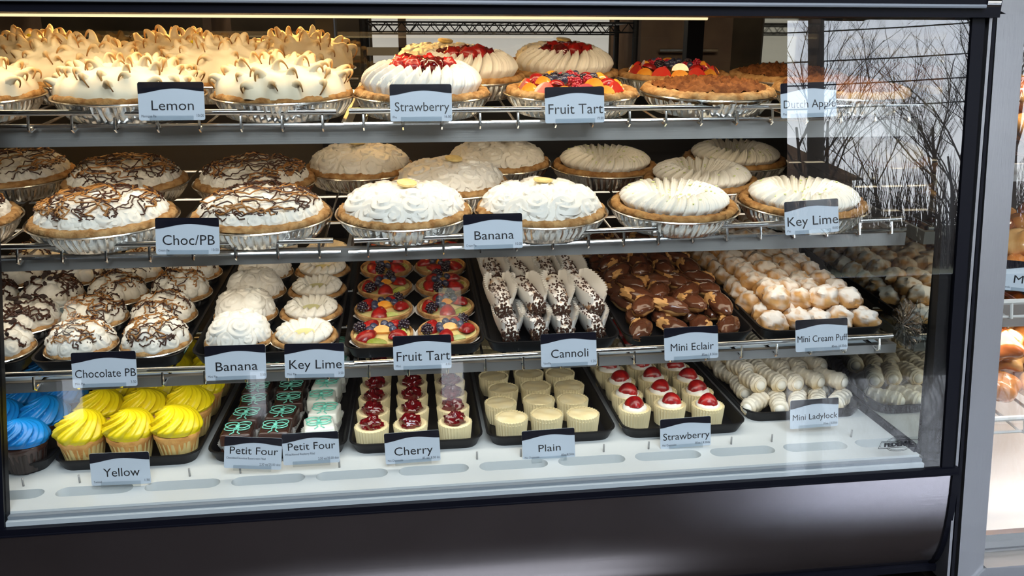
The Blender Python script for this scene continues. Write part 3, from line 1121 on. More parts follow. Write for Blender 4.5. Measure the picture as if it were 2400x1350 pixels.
def mk_tart(seed):
    t = base_pie('fruit_tart', CRP)
    MB().lathe([(.001, HT + .010), (.060, HT + .010), (.093, HT + .004)], 40, None, True, False).obj('custard', 'custard', t)
    rnd = random.Random(seed)
    n = 15
    for k in range(n):
        a = TAU * k / n
        me, nm = ((F_SL, 'strawberry_slice') if k % 2 else (F_MA, 'mandarin_segment'))
        put(me, nm, t, (.082 * math.cos(a), .082 * math.sin(a), HT + .006), (-.55, 0, a + PI / 2), (1.05,) * 3)
    n = 12
    for k in range(n):
        a = TAU * (k + .5) / n
        me, nm = ((F_SH, 'strawberry') if k % 3 == 1 else (F_MA, 'mandarin_segment') if k % 3 == 0 else (F_RB, 'raspberry'))
        put(me, nm, t, (.058 * math.cos(a), .058 * math.sin(a), HT + .016), (-.4, 0, a + PI / 2))
    for k in range(26):
        a = k * 2.4
        r_ = .0092 * math.sqrt(k)
        me, nm = ((F_BB, 'blueberry') if k % 4 < 2 else (F_BK, 'blackberry') if k % 4 == 2 else (F_RB, 'raspberry'))
        put(me, nm, t, (r_ * math.cos(a), r_ * math.sin(a), HT + .021 + rnd.uniform(0, .005)), (rnd.uniform(0, 2), 0, rnd.uniform(0, 6)))
    return t


def mk_apple(seed):
    t = base_pie('dutch_apple_pie', crust_mesh(.0990, .0115, .0095, seed, 'pale_crust', .003))

    def P(s, th):
        r = .094 * s
        x, y = r * math.cos(th), r * math.sin(th)
        b = .010 * (1 - s ** 4)
        q = abs(nz(x * 75, y * 75, seed)) * .013 + abs(nz(x * 190, y * 190, seed + 4)) * .007
        return (x, y, HT + .006 + b + q)
    MB().disk(P, 46, 150).obj('crumble_topping', 'crumble', t, sharp=80)
    return t


def mk_lemon(seed, hs=1.0, flag=False):
    t = base_pie('lemon_meringue_pie', CR[seed % 2])
    rnd = random.Random(seed)
    Rr, Hh = .1015, .050 * hs
    spots = []
    tries = 0
    while len(spots) < 46 and tries < 4000:
        tries += 1
        a, s = rnd.uniform(0, TAU), math.sqrt(rnd.uniform(0.0, .92))
        q = (Rr * s * math.cos(a), Rr * s * math.sin(a))
        if all((q[0] - o[0]) ** 2 + (q[1] - o[1]) ** 2 > .0190 ** 2 for o in spots):
            spots.append((q[0], q[1], rnd.uniform(.005, .010) * hs))

    def P(s, th, lift=0.0):
        ph = s * PI / 2
        r = Rr * math.sin(ph) ** .9
        z = Hh * max(0, math.cos(ph)) ** .80
        x, y = r * math.cos(th), r * math.sin(th)
        b = 0.0
        for (ax, ay, hh_) in spots:
            d2 = (x - ax) ** 2 + (y - ay) ** 2
            if d2 < .0009:
                b += hh_ * math.exp(-d2 / .00009)
        b += .003 * nz(x * 45, y * 45, seed)
        nr_, nz_ = math.sin(ph), math.cos(ph)
        k = 1 + nr_ * (b + lift) / max(r, .01)
        mk = min(.30, max(0, (b - .004) * 26))
        return (x * k, y * k, HT + .005 + z + nz_ * (b + lift) + b * .35 * nr_, mk)
    mb = MB().disk(P, 46, 170)
    for (ax, ay, hh_) in spots:
        rr_ = math.hypot(ax, ay)
        s = min(.97, (2 / PI) * math.asin(min(1, (rr_ / Rr) ** (1 / .9))))
        th = math.atan2(ay, ax)
        p = Vector(P(s, th)[:3])
        nn = Vector((math.sin(s * PI / 2) * math.cos(th), math.sin(s * PI / 2) * math.sin(th), math.cos(s * PI / 2) + .35)).normalized()
        da = rnd.uniform(0, TAU)
        d = Vector((math.cos(da), math.sin(da), -.2)) + Vector((math.cos(th), math.sin(th), -.5)) * (1.3 * s)
        d = (d - nn * d.dot(nn)).normalized()
        h_ = rnd.uniform(.0105, .018)
        w_ = rnd.uniform(.006, .0105)
        r0 = .0075
        pts, rad, mk = [], [], []
        M = 12
        cv = rnd.uniform(2.7, 3.9)
        for j in range(M + 1):
            u = j / M
            pts.append(p - nn * .006 + nn * (h_ * math.sin(u * cv)) + d * (w_ * (1 - math.cos(u * cv * .9))))
            rad.append(r0 * (1 - u) ** 2.2 + .0009)
            mk.append(min(1.0, max(0.0, (u - .05) * 1.1)))
        mb.tube(pts, rad, 7, mk)
    mb.obj('meringue', 'meringue', t, sharp=80)
    if flag:
        MB().sphere((.0, -.045, HT + .060 * hs), (.004, .004, .003), 8, 5).obj('lemon_zest', 'yellow_icing', t)
    return t


K_lem = [Kind(mk_lemon, 11, .86, True), Kind(mk_lemon, 23, .82), Kind(mk_lemon, 36, 1.12, True)]
K_ban = [Kind(mk_banana, 1.0), Kind(mk_banana, 5.0)]
K_choc = [Kind(mk_choc, 2), Kind(mk_choc, 7)]
K_lime = [Kind(mk_lime, 4), Kind(mk_lime, 9)]
K_str = [Kind(mk_strawberry, 3), Kind(mk_strawberry, 12)]
K_tart = Kind(mk_tart, 5)
K_app = Kind(mk_apple, 6.3)


def P1(x, y):
    return (x, y, shelf_z(S1, y) + .0015)


def P2(x, y):
    return (x, y, shelf_z(S2, y) + .0015)


G = 'pies on the top shelf'
for i, (x, y, k, l) in enumerate([
    (-.665, 1.350, 1, 'lemon meringue pie with toasted curls cut off by the left edge, front row'),
    (-.425, 1.350, 1, 'lemon meringue pie with toasted curls in foil tin left of the Lemon card'),
    (-.193, 1.350, 0, 'lemon meringue pie with tall brown hooks right of the Lemon card'),
    (-.560, 1.545, 2, 'lemon meringue pie in the second row, left one'),
    (-.325, 1.545, 2, 'lemon meringue pie in the second row, right one'),
    (-.700, 1.715, 2, 'golden lit lemon meringue pie in the back row, leftmost'),
    (-.445, 1.725, 2, 'golden lit lemon meringue pie in the back row, middle'),
    (-.215, 1.735, 2, 'lemon meringue pie in the back row beside the black rear post')]):
    K_lem[k].place(l, P1(x, y), i * 1.3, TILT, 'lemon meringue pies')
for i, (x, y, k, l) in enumerate([
    (.022, 1.350, 0, 'strawberry pie with whipped cream ring behind the Strawberry card, front row'),
    (.108, 1.555, 1, 'strawberry cream pie in the second row with large glossy berries'),
    (.305, 1.625, 0, 'strawberry cream pie furthest back, behind the fruit tart')]):
    K_str[k].place(l, P1(x, y), i * 1.1, TILT, 'strawberry pies')
K_tart.place('glazed fruit tart with berries and mandarin behind the Fruit Tart card', P1(.266, 1.350), .2, TILT, 'large fruit tarts')
K_tart.place('glazed fruit tart in the second row right of the cream pies', P1(.510, 1.575), 1.2, TILT, 'large fruit tarts')
for i, (x, y, l) in enumerate([(.498, 1.350, 'brown crumble topped apple pie between fruit tart and Dutch Apple card'),
                               (.728, 1.545, 'brown crumble topped apple pie in the second row'),
                               (.732, 1.348, 'brown crumble topped apple pie behind the Dutch Apple card')]):
    K_app.place(l, P1(x, y), i * 1.7, TILT, 'dutch apple pies')
K_ban2 = K_ban[1]  # the next two pies imitate pies reflected in the rear doors
K_ban2.place('yellowish cream pie standing in for a rear door reflection, left one', P1(.075, 1.80), .5, TILT, 'cream pies standing in for rear door reflections')
K_ban[0].place('yellowish cream pie standing in for a rear door reflection, right one', P1(.335, 1.84), .5, TILT, 'cream pies standing in for rear door reflections')

for i, (x, y, k, l) in enumerate([
    (-.722, 1.335, 0, 'chocolate drizzled cream pie cut off by the left edge, front row'),
    (-.482, 1.332, 0, 'chocolate and peanut drizzled cream pie left of the Choc/PB card'),
    (-.240, 1.330, 1, 'chocolate and peanut drizzled cream pie right of the Choc/PB card'),
    (-.745, 1.640, 1, 'chocolate drizzled cream pie at the far left, second row'),
    (-.522, 1.570, 0, 'chocolate drizzled cream pie in the second row, middle one'),
    (-.288, 1.560, 1, 'chocolate drizzled cream pie in the second row, right one')]):
    K_choc[k].place(l, P2(x, y), i * 1.35 + .4, TILT, 'chocolate peanut butter pies')
for i, (x, y, k, l) in enumerate([
    (-.013, 1.330, 0, 'white banana cream pie left of the Banana card on the middle shelf'),
    (.213, 1.322, 1, 'white banana cream pie right of the Banana card on the middle shelf'),
    (.072, 1.510, 0, 'banana cream pie half hidden between the two front banana pies'),
    (-.100, 1.660, 1, 'cream coloured banana pie at the back, left one'),
    (.180, 1.690, 0, 'cream coloured banana pie at the back, right one')]):
    K_ban[k].place(l, P2(x, y), [.3, 2.1, .5, 3.0, 1.2][i], TILT, 'banana cream pies')
for i, (x, y, k, l) in enumerate([
    (.443, 1.330, 0, 'key lime pie in the front row beside the right banana pie'),
    (.675, 1.330, 1, 'key lime pie behind the Key Lime card, front row right'),
    (.552, 1.500, 1, 'key lime pie in the second row between the front key lime pies'),
    (.396, 1.640, 0, 'key lime pie at the back next to the banana pies'),
    (.690, 1.680, 1, 'key lime pie at the back near the right end wall')]):
    K_lime[k].place(l, P2(x, y), i * .9, TILT, 'key lime pies')

# ------------------------------------------------------------------ mini pies on the lower shelf
RM, HM = .0545, .017
TINM = tin_mesh(RM, HM, 34)
CRM = crust_mesh(.0490, .0050, .0050, 6.6, 'pale_crust', .0015)


def base_mini(name):
    t = pie_root('mini pie', name)
    put(TINM, 'pie_tin', t)
    put(CRM, 'crust', t, (0, 0, HM + .002))
    return t


def mk_mini_choc(seed, crumbs=False):
    t = base_mini('mini_chocolate_pie')
    P0 = dome_fn(.043, .031, [], 0, seed, .003, HM + .004)
    P = dome_fn(.0500, .0385, [], 0, seed, .006, HM + .004)
    rosettes(MB().disk(P0, 14, 40), P0, [(.84, 10, .0155, .010), (.48, 6, .0155, .010), (.02, 1, .014, .009)], seed, 8, 24).obj('whipped_cream', 'whipped_cream', t, sharp=70)
    if not crumbs:
        put(drizzle_mesh('peanut_drizzle', P, 'peanut_sauce', seed * 3 + 1, 7, .0013, .70, .4, .14), 'peanut_drizzle', t)
        put(drizzle_mesh('chocolate_drizzle', P, 'chocolate_sauce', seed * 5 + 2, 8, .0011, .82, -.5, .14), 'chocolate_drizzle', t)
    else:
        put(drizzle_mesh('chocolate_drizzle', P, 'chocolate_sauce', seed * 5 + 2, 11, .0017, .85, -.2, .14), 'chocolate_drizzle', t)
        rnd = random.Random(seed)
        c = MB()
        for k in range(9):
            a, s = rnd.uniform(0, TAU), rnd.uniform(0, .5)
            p = P(s, a, .003)
            c.sphere(p, (rnd.uniform(.003, .007), rnd.uniform(.003, .006), .004), 7, 5, lambda u: 1 + .4 * nz(u.x * 2 + k, u.y * 2, u.z * 2))
        c.obj('cookie_crumbs', 'cookie_crumb', t)['kind'] = 'stuff'
    return t


def mk_mini_banana(seed):
    t = base_mini('mini_banana_pie')
    P = dome_fn(.042, .036, [], 0, seed, .001, HM + .004)
    rosettes(MB().disk(P, 14, 40), P, [(.84, 8, .0205, .010), (.44, 5, .0205, .010), (.02, 1, .016, .010)], seed, 10, 32).obj('whipped_cream', 'banana_cream', t, sharp=70)
    return t


def mk_mini_lime(seed):
    t = base_mini('mini_key_lime_pie')
    P = crown_fn(.043, .012, .003, .031, 15, .8, .0075, seed, HM + .004, .003)
    MB().disk(P, 22, 120).obj('whipped_cream', 'whipped_cream', t, sharp=70)
    MB().lathe([(.001, .0), (.017, .0)], 20, None, True, False).obj('lime_custard', 'lime_custard', t, loc=(0, 0, HM + .0095))
    return t


def P3(x, y, dz=0.0):
    return (x, y, shelf_z(S3, y) + .005 + dz)


kp = [Kind(mk_mini_choc, 3), Kind(mk_mini_choc, 8)]
kc = Kind(mk_mini_choc, 5, True)
rows = [(1.318, -.540, -.424), (1.428, -.556, -.440), (1.538, -.553, -.438), (1.648, -.556, -.442), (1.758, -.552, -.438)]
for r_, (y, xa, xb) in enumerate(rows):
    for c_, x in enumerate((xa, xb)):
        kp[(r_ + c_) % 2].place('drizzled peanut butter mini pie, %s row from the front, %s' % (ORD[r_], ('left', 'right')[c_]),
                                P3(x, y), r_ * 2.1 + c_, TILT, 'mini chocolate peanut butter pies')
for r_, y in enumerate((1.315, 1.425, 1.535, 1.645, 1.755)):
    for c_, x in enumerate((-.780, -.666)):
        kc.place('cookie crumb mini cream pie, %s row from the front, %s' % (ORD[r_], ('left', 'right')[c_]),
                 P3(x, y), r_ * 2.1 + c_, TILT, 'mini cookie crumb pies')
kb = Kind(mk_mini_banana, 2)
kl = Kind(mk_mini_lime, 6)
for r_, y in enumerate((1.318, 1.425, 1.533, 1.642, 1.750)):
    kb.place('white swirled banana mini pie, %s from the front' % ORD[r_], P3(-.300 + (r_ == 0) * .008, y), r_ * 1.7, TILT, 'mini banana pies')
    kl.place('key lime mini pie with yellow centre, %s from the front' % ORD[r_], P3(-.186, y), r_ * 1.9, TILT, 'mini key lime pies')

# mini fruit tarts
CRT = crust_mesh(.0515, .0045, .007, 9.1, 'pale_crust', .001)


def mk_mini_tart(seed):
    t = pie_root('tart', 'mini_fruit_tart')
    MB().lathe([(.045, 0), (.0555, .012), (.057, .0125), (.0545, .010), (.044, .002)], 48, lambda r, z, a, k: r + .0006 * math.sin(a * 36), True, True).obj('paper_liner', 'paper', t)
    MB().lathe([(.043, .001), (.0525, .013), (.053, .018), (.0515, .020), (.049, .019), (.047, .014)], 48).obj('crust', 'pale_crust', t)
    MB().lathe([(.001, .016), (.049, .015)], 32, None, True, False).obj('custard', 'custard', t)
    rnd = random.Random(seed)
    for k in range(4):
        a = (-2.4, -.75, .75, 2.4)[k] + rnd.uniform(-.15, .15)
        put(F_SH, 'strawberry', t, (.031 * math.cos(a), .031 * math.sin(a), .018), (.18, 0, a + PI / 2 + PI / 2 * (k % 2)), (1.12, 1.12, 1.12))
    for k in range(3):
        a = .3 + k * 2.1
        put(F_KI, 'kiwi_slice', t, (.036 * math.cos(a), .036 * math.sin(a), .015), (-.4, 0, a + PI / 2))
    put(F_MA, 'mandarin_segment', t, (0, -.004, .018), (-.9, 0, 0))
    for k, (x, y) in enumerate([(-.014, .006), (.014, .007), (-.020, -.006), (.019, -.008), (.004, .016)]):
        put(F_BB, 'blueberry', t, (x, y, .027), (rnd.uniform(0, 1), rnd.uniform(0, 1), 0), (1.05,) * 3)
    for (x, y) in ((-.038, .008), (.037, .012)):
        put(F_BK, 'blackberry', t, (x, y, .026), (1.2, 0, rnd.uniform(0, 3)), (1.15,) * 3)
    return t


kt = [Kind(mk_mini_tart, 1), Kind(mk_mini_tart, 2)]
for r_, y in enumerate((1.322, 1.432, 1.545, 1.657, 1.768)):
    for c_, x in enumerate((-.058, .055)):
        kt[(r_ + c_) % 2].place('mini fruit tart with strawberries and blueberries, %s row from the front, %s' % (ORD[r_], ('left', 'right')[c_]),
                                P3(x, y), (r_ + c_) * .5, TILT, 'mini fruit tarts')


# ------------------------------------------------------------------ cannoli
def paper_cup(L, w, h, name='paper_cup', m='paper'):
    """fluted paper trough, open on top"""
    loops = []
    nl, nc = 26, 15
    for i in range(nl + 1):
        u = -1 + 2 * i / nl
        sc = (1 - .55 * abs(u) ** 3)
        lp = []
        for j in range(nc):
            v = -1 + 2 * j / (nc - 1)
            a = v * 1.35
            k = 1 + .25 * abs(v)
            fl = .0016 * math.sin(i * PI) * abs(v) ** 2
            wav = .0022 * (1 if i % 2 else -1) * abs(v) ** 2
            top = h * (1 - math.cos(a)) * (1.0 if abs(u) < .8 else 1 - (abs(u) - .8) * .8)
            lp.append(((w * math.sin(a) * k * sc) + wav * (1 if v > 0 else -1), u * L / 2 + fl, top))
        loops.append(lp)
    return MB().loft(loops, False, False, False).mesh(name, m)


PC = paper_cup(.102, .0225, .064)


def mk_cannoli(seed):
    t = thing('cannoli', '', 'cannoli')
    rnd = random.Random(seed)
    put(PC, 'paper_cup', t)
    n, k = 22, 18
    loops, mk = [], []
    for i in range(k + 1):
        u = i / k
        y = -.052 + .104 * u
        r = .0155 + .0012 * math.cos((u - .5) * PI * 2) + (.0012 if .45 < u < .5 else 0)
        lp = []
        for j in range(n):
            a = TAU * j / n
            rr_ = r + .0016 * nz(math.cos(a) * 2, math.sin(a) * 2, y * 60 + seed)
            lp.append((rr_ * math.cos(a), y, .020 + rr_ * math.sin(a)))
            q = math.sin(a) * .8 + .9 * nz(math.cos(a) * 3, y * 60, seed + 7)
            mk.append(max(0, min(1, q * 1.7 - .25)))
        loops.append(lp)
    MB().loft(loops, True, True, True, mk).obj('shell', 'cannoli_shell', t)
    for sg in (-1, 1):
        MB().sphere((0, sg * .050, .020), (.0145, .0095, .0145), 14, 8).obj('cream_filling', 'whipped_cream', t)
        c = MB()
        for q in range(60):
            a, s = q * 2.4 + rnd.uniform(-.4, .4), math.sqrt((q + rnd.random()) / 60)
            c.sphere((.0150 * s * math.cos(a), sg * (.050 + .0095 * math.sqrt(1 - s * s * .9)), .020 + .0150 * s * math.sin(a)), (rnd.uniform(.0018, .0028), .0022, rnd.uniform(.0018, .0028)), 6, 4)
        c.obj('chocolate_chips', 'chocolate_chip', t)['kind'] = 'stuff'
    c = MB()
    for q in range(150):
        y = -.048 + .096 * abs(rnd.random() - rnd.random() * .3)
        a = rnd.uniform(.2, PI - .2)
        c.sphere((.0165 * math.cos(a), y, .020 + .0165 * math.sin(a)), (.0019, .0019, .0017), 5, 4)
    c.obj('side_chips', 'powdered_chip', t)['kind'] = 'stuff'
    return t


kcn = [Kind(mk_cannoli, 1), Kind(mk_cannoli, 2), Kind(mk_cannoli, 3)]
rnd = random.Random(77)
for r_, y in enumerate((1.335, 1.445, 1.56, 1.675, 1.785)):
    for c_ in range(4):
        x = .157 + c_ * .049 + rnd.uniform(-.003, .003)
        kcn[(r_ * 2 + c_) % 3].place('chocolate chip cannoli in paper, lower layer, %s row from front, %s from left' % (ORD[r_], ORD[c_]),
                                     P3(x, y, .0), rnd.uniform(-.08, .08), TILT, 'cannoli')
for r_, y in enumerate((1.385, 1.500, 1.615, 1.73)):
    for c_ in range(4):
        x = .150 + c_ * .050 + rnd.uniform(-.004, .004)
        kcn[(r_ + c_) % 3].place('chocolate chip cannoli in paper, upper layer, %s row from front, %s from left' % (ORD[r_], ORD[c_]),
                                 P3(x, y, .031), rnd.uniform(-.02, .34), TILT, 'cannoli', rx=rnd.uniform(.06, .18))


# ------------------------------------------------------------------ eclairs, cream puffs, ladylocks
def mk_eclair(seed):
    t = thing('mini_eclair', '', 'eclair')

    def fn(u):
        return 1 + .16 * nz(u.x * 2.2 + seed, u.y * 2.2, u.z * 2.2) + .07 * nz(u.x * 6 + seed, u.y * 6, u.z * 6)
    MB().sphere((0, 0, .014), (.0185, .035, .0145), 20, 14, fn).obj('choux', 'choux', t)

    def P(s, th):
        a = s * PI * .50
        q = Vector((math.sin(a) * math.cos(th), math.sin(a) * math.sin(th), math.cos(a)))
        f = (fn(q) * .6 + .4) * 1.075
        edge = .0016 * nz(math.cos(th) * 2, math.sin(th) * 2, seed + 5) * 3 if s > .85 else 0
        return (q.x * .0185 * f, q.y * .034 * f, .0155 + q.z * .0150 * f - (.001 if s > .97 else 0) + edge)
    MB().disk(P, 12, 28).obj('chocolate_glaze', 'chocolate_glaze', t)

    def fn2(u):
        return 1 + .45 * nz(u.x * 2.2 + seed * 2, u.y * 2.2, u.z * 2.2) + .2 * nz(u.x * 7, u.y * 7 + seed, u.z * 7)
    MB().sphere((.011, -.012, .018), (.010, .019, .011), 14, 10, fn2).obj('torn_side', 'choux', t)
    return t


def mk_puff(seed):
    t = thing('mini_cream_puff', '', 'cream puff')

    def fn(u):
        return 1 + .26 * nz(u.x * 1.7 + seed, u.y * 1.7, u.z * 1.7) + .12 * nz(u.x * 4.2 + seed, u.y * 4.2, u.z * 4.2)

    def mk(u):
        return max(0, min(.85, (u.z * 1.0 + 1.1 * nz(u.x * 2.0 + seed * 2, u.y * 2.0, u.z * 2.0) + .35 * nz(u.x * 8, u.y * 8 + seed, u.z * 8)) * 1.2 - .12))
    MB().sphere((0, 0, .019), (.0245, .0215, .020), 26, 17, fn, mk).obj('choux_bun', 'sugared_choux', t)

    def fl(u):
        return 1 + .3 * nz(u.x * 3 + seed, u.y * 3, u.z * 3)
    MB().sphere((.013, -.009, .013), (.010, .010, .006), 10, 7, fl).obj('cream_filling', 'choux', t)
    return t


def mk_lady(seed):
    t = thing('mini_ladylock', '', 'ladylock')
    n, k = 20, 26
    loops, mk = [], []
    for i in range(k + 1):
        u = i / k
        y = -.033 + .066 * u
        lp = []
        for j in range(n):
            a = TAU * j / n
            sp = ((u * 4.5 + a / TAU) % 1.0)
            r = .0148 + .0028 * (1 - sp) * (1 if 0.04 < u < .96 else .3) + .002 * nz(math.cos(a) * 1.5, math.sin(a) * 1.5, y * 50 + seed)
            if u < .06 or u > .94:
                r *= .82
            lp.append((r * math.cos(a), y, .0165 + r * math.sin(a)))
            mk.append(max(0, min(1, math.sin(a) * .7 + .5 + .5 * nz(math.cos(a) * 3, y * 80, seed))))
        loops.append(lp)
    MB().loft(loops, True, True, True, mk).obj('pastry_roll', 'ladylock_pastry', t)
    for sg in (-1, 1):
        MB().sphere((0, sg * .033, .0165), (.0095, .006, .0095), 10, 7).obj('cream_filling', 'ladylock_cream', t)
    return t


ke = [Kind(mk_eclair, s) for s in (1.3, 4.1, 7.7)]
rnd = random.Random(31)
for r_ in range(9):
    for c_ in range(4):
        x = .468 + (c_ - 1.5) * .051 + rnd.uniform(-.005, .005)
        y = 1.300 + r_ * .061 + rnd.uniform(-.006, .006)
        ke[rnd.randrange(3)].place('chocolate glazed mini eclair, lower layer, %s row from front, %s from left' % (ORD[r_], ORD[c_]),
                                   P3(x, y), rnd.uniform(-.7, .7) + (PI if rnd.random() < .5 else 0), TILT, 'mini eclairs')
for r_ in range(8):
    for c_ in range(4):
        x = .478 + (c_ - 1.5) * .048 + rnd.uniform(-.008, .008)
        y = 1.345 + r_ * .062 + rnd.uniform(-.010, .010)
        ke[rnd.randrange(3)].place('chocolate glazed mini eclair, upper layer, %s row from front, %s from left' % (ORD[r_], ORD[c_]),
                                   P3(x, y, .022), rnd.uniform(-1.0, 1.0) + (PI if rnd.random() < .5 else 0), TILT, 'mini eclairs', rx=rnd.uniform(-.2, .2))
kf = [Kind(mk_puff, s) for s in (2.2, 5.4, 9.9, 13.1)]
rnd = random.Random(41)
for r_ in range(12):
    for c_ in range(5):
        x = .711 + (c_ - 2) * .0425 + rnd.uniform(-.004, .004)
        y = 1.296 + r_ * .0455 + rnd.uniform(-.004, .004)
        kf[rnd.randrange(4)].place('sugared mini cream puff, lower layer, %s row from front, %s from left' % (ORD[r_], ORD[c_]),
                                   P3(x, y), rnd.uniform(0, 6), TILT, 'mini cream puffs', rnd.uniform(.98, 1.16))
for r_ in range(11):
    for c_ in range(4):
        x = .711 + (c_ - 1.5) * .044 + rnd.uniform(-.005, .005)
        y = 1.330 + r_ * .0465 + rnd.uniform(-.005, .005)
        kf[rnd.randrange(4)].place('sugared mini cream puff, upper layer, %s row from front, %s from left' % (ORD[r_], ORD[c_]),
                                   P3(x, y, .026), rnd.uniform(0, 6), TILT, 'mini cream puffs', rnd.uniform(.98, 1.22))
kd = [Kind(mk_lady, s) for s in (1.7, 6.1)]
rnd = random.Random(51)
for r_ in range(7):
    for c_ in range(5):
        x = .722 + (c_ - 2) * .041 + rnd.uniform(-.003, .003)
        y = 1.362 + r_ * .072 + rnd.uniform(-.005, .005)
        a = rnd.uniform(-.35, .35) if r_ else rnd.uniform(-1.0, -.2)
        kd[rnd.randrange(2)].place('white sugared mini ladylock, lower layer, %s row from front, %s from left' % (ORD[r_], ORD[c_]),
                                   (x, y, DECK + .004), a, 0, 'mini ladylocks')
for r_ in range(6):
    for c_ in range(5):
        x = .728 + (c_ - 2) * .038 + rnd.uniform(-.004, .004)
        y = 1.405 + r_ * .072 + rnd.uniform(-.006, .006)
        kd[rnd.randrange(2)].place('white sugared mini ladylock, upper layer, %s row from front, %s from left' % (ORD[r_], ORD[c_]),
                                   (x, y, DECK + .032), rnd.uniform(-.05, .5), 0, 'mini ladylocks', rx=rnd.uniform(-.2, 0))
for r_ in range(2):
    for c_ in range(4):
        kd[rnd.randrange(2)].place('white sugared mini ladylock, topmost layer, %s row from front, %s from left' % (ORD[r_], ORD[c_]),
                                   (.735 + (c_ - 1.5) * .040, 1.545 + r_ * .075, DECK + .058), rnd.uniform(-.1, .3), 0, 'mini ladylocks')


# ------------------------------------------------------------------ cupcakes
def icing_swirl(seed, m, Rr=.0395, Hh=.042):
    tx, ty = .006 * math.cos(seed), .006 * math.sin(seed)

    def P(s, th):
        u = 1 - s
        z = Hh * (u ** 0.8)
        r = Rr * (s ** .62) * (1 - .12 * max(0, (s - .88) / .12))
        p = (th * 8 / TAU + 2.3 * s ** .8) % 1.0
        g = .8 * petal1(p) + .3 * petal1(p * 2)
        d = .0068 * g * min(1, s * 2.4) * (1 if s < .97 else .5)
        lean = u * u
        st = .0035 * math.sin(th + 6.0 * s)
        return ((r + d) * math.cos(th) + tx * lean, (r + d) * math.sin(th) + ty * lean, z + d * .5 + st * s)
    return MB().disk(P, 38, 176).mesh('icing', m, True, 75)


def mk_cupcake(seed, icing, cake, liner, ctop):
    t = thing('cupcake', '', 'cupcake')
    MB().lathe([(.026, 0), (.0285, .010), (.0335, .036), (.0332, .036), (.028, .012)], 72,
               lambda r, z, a, k: r + (.0007 * (1 if math.sin(a * 24) > 0 else -1)), True, False).obj('paper_liner', liner, t)
    MB().lathe([(.027, .008), (.0332, .034), (.0365, .040), (.0365, .045), (.031, .051), (.012, .055)], 36,
               lambda r, z, a, k: r * (1 + .03 * nz(math.cos(a) * 2, math.sin(a) * 2, z * 40 + seed))).obj('cake', ctop, t)
    put(icing_swirl(seed, icing), 'icing', t, (0, 0, .046))
    return t


ky = [Kind(mk_cupcake, 1, 'yellow_icing', 'yellow_cake', 'yellow_liner', 'cake_top'), Kind(mk_cupcake, 4, 'yellow_icing', 'yellow_cake', 'yellow_liner', 'cake_top')]
kbl = Kind(mk_cupcake, 2, 'blue_icing', 'brown_fondant', 'dark_liner', 'brown_fondant')
for r_, y in enumerate((1.313, 1.400, 1.488, 1.577, 1.667)):
    for c_, x in enumerate((-.560, -.483, -.408)):
        ky[(r_ + c_) % 2].place('yellow frosted cupcake, %s row from the front, %s' % (ORD[r_], ('left', 'middle', 'right')[c_]),
                                (x, y, DECK + .004), (r_ * 3 + c_) * .9, 0, 'yellow frosted cupcakes', 1.04)
    for c_, x in enumerate((-.796, -.722, -.648)):
        kbl.place('blue frosted cupcake, %s row from the front, %s' % (ORD[r_], ('left', 'middle', 'right')[c_]),
                  (x, y - .012, DECK + .004), (r_ * 3 + c_) * 1.1, 0, 'blue frosted cupcakes')


# ------------------------------------------------------------------ petit fours
def bow_mesh():
    mb = MB()
    r = .0007
    for sg in (-1, 1):
        for (L, w, ang) in ((.017, .0075, .55), (.0155, .0070, -.35)):
            pts = []
            for k in range(15):
                u = TAU * k / 14
                x = L * (1 - math.cos(u)) / 2
                y = w * math.sin(u)
                xr = x * math.cos(ang) - y * math.sin(ang)
                yr = x * math.sin(ang) + y * math.cos(ang)
                pts.append((sg * xr, yr, .0012 + .0006 * math.sin(u * 2)))
            mb.tube(pts, r, 6)
        mb.tube([(0, 0, .001), (sg * .003, -.007, .001), (sg * .002, -.013, .0005), (sg * .006, -.017, .0003)], r, 6)
    mb.sphere((0, 0, .0015), (.0026, .0026, .0020), 8, 6)
    return mb.mesh('icing_bow', 'turquoise_icing')


BOW = bow_mesh()
PW = .0255


def fluted_cup(w, h, nfl=36):
    loops = []
    for (sc, z) in ((.82, 0), (.9, h * .35), (1.03, h * .75), (1.12, h)):
        lp = []
        n = nfl * 2
        for i in range(n):
            a = TAU * i / n
            c, s = math.cos(a), math.sin(a)
            q = 1 / (abs(c) ** 5 + abs(s) ** 5) ** .2
            r = w * sc * q * (1 + (.035 if i % 2 else -.035) * (z / h))
            lp.append((r * c, r * s, z))
        loops.append(lp)
    return MB().loft(loops, True, False).mesh('paper_cup', 'paper')


CUP = fluted_cup(.0275, .024)


def mk_petit(m):
    t = thing('petit_four', '', 'petit four')
    put(CUP, 'paper_cup', t)
    w = PW
    lps = []
    for (ww, z, r) in ((w, .002, .004), (w, .038, .004), (w - .0012, .0408, .004), (w - .004, .0422, .004)):
        lps.append([(p[0], p[1] - ww, p[2]) for p in rr(2 * ww, 2 * ww, r, z, 3)])
    MB().loft(lps).obj('cake', m, t, sharp=50)
    put(BOW, 'icing_bow', t, (0, .002, .0425), None, (1.40, 1.60, 1.3))
    return t


kb_, kw_ = Kind(mk_petit, 'brown_fondant'), Kind(mk_petit, 'white_fondant')
for r_ in range(8):
    y = 1.318 + r_ * .0605
    for c_, x in enumerate((-.310, -.247)):
        kb_.place('chocolate petit four with turquoise icing bow, %s from the front, %s column' % (ORD[r_], ('left', 'right')[c_]),
                  (x + [.0, .003, .006, .002][r_ % 4], y, DECK + .004), [.0, -.12, .1, -.05][r_ % 4], 0, 'chocolate petit fours')
    kw_.place('white petit four with turquoise icing bow, %s from the front' % ORD[r_],
              (-.178 + [.004, .008, -.004, 0][r_ % 4], y + .006, DECK + .004), [.15, -.1, .05, -.1][r_ % 4], 0, 'white petit fours')


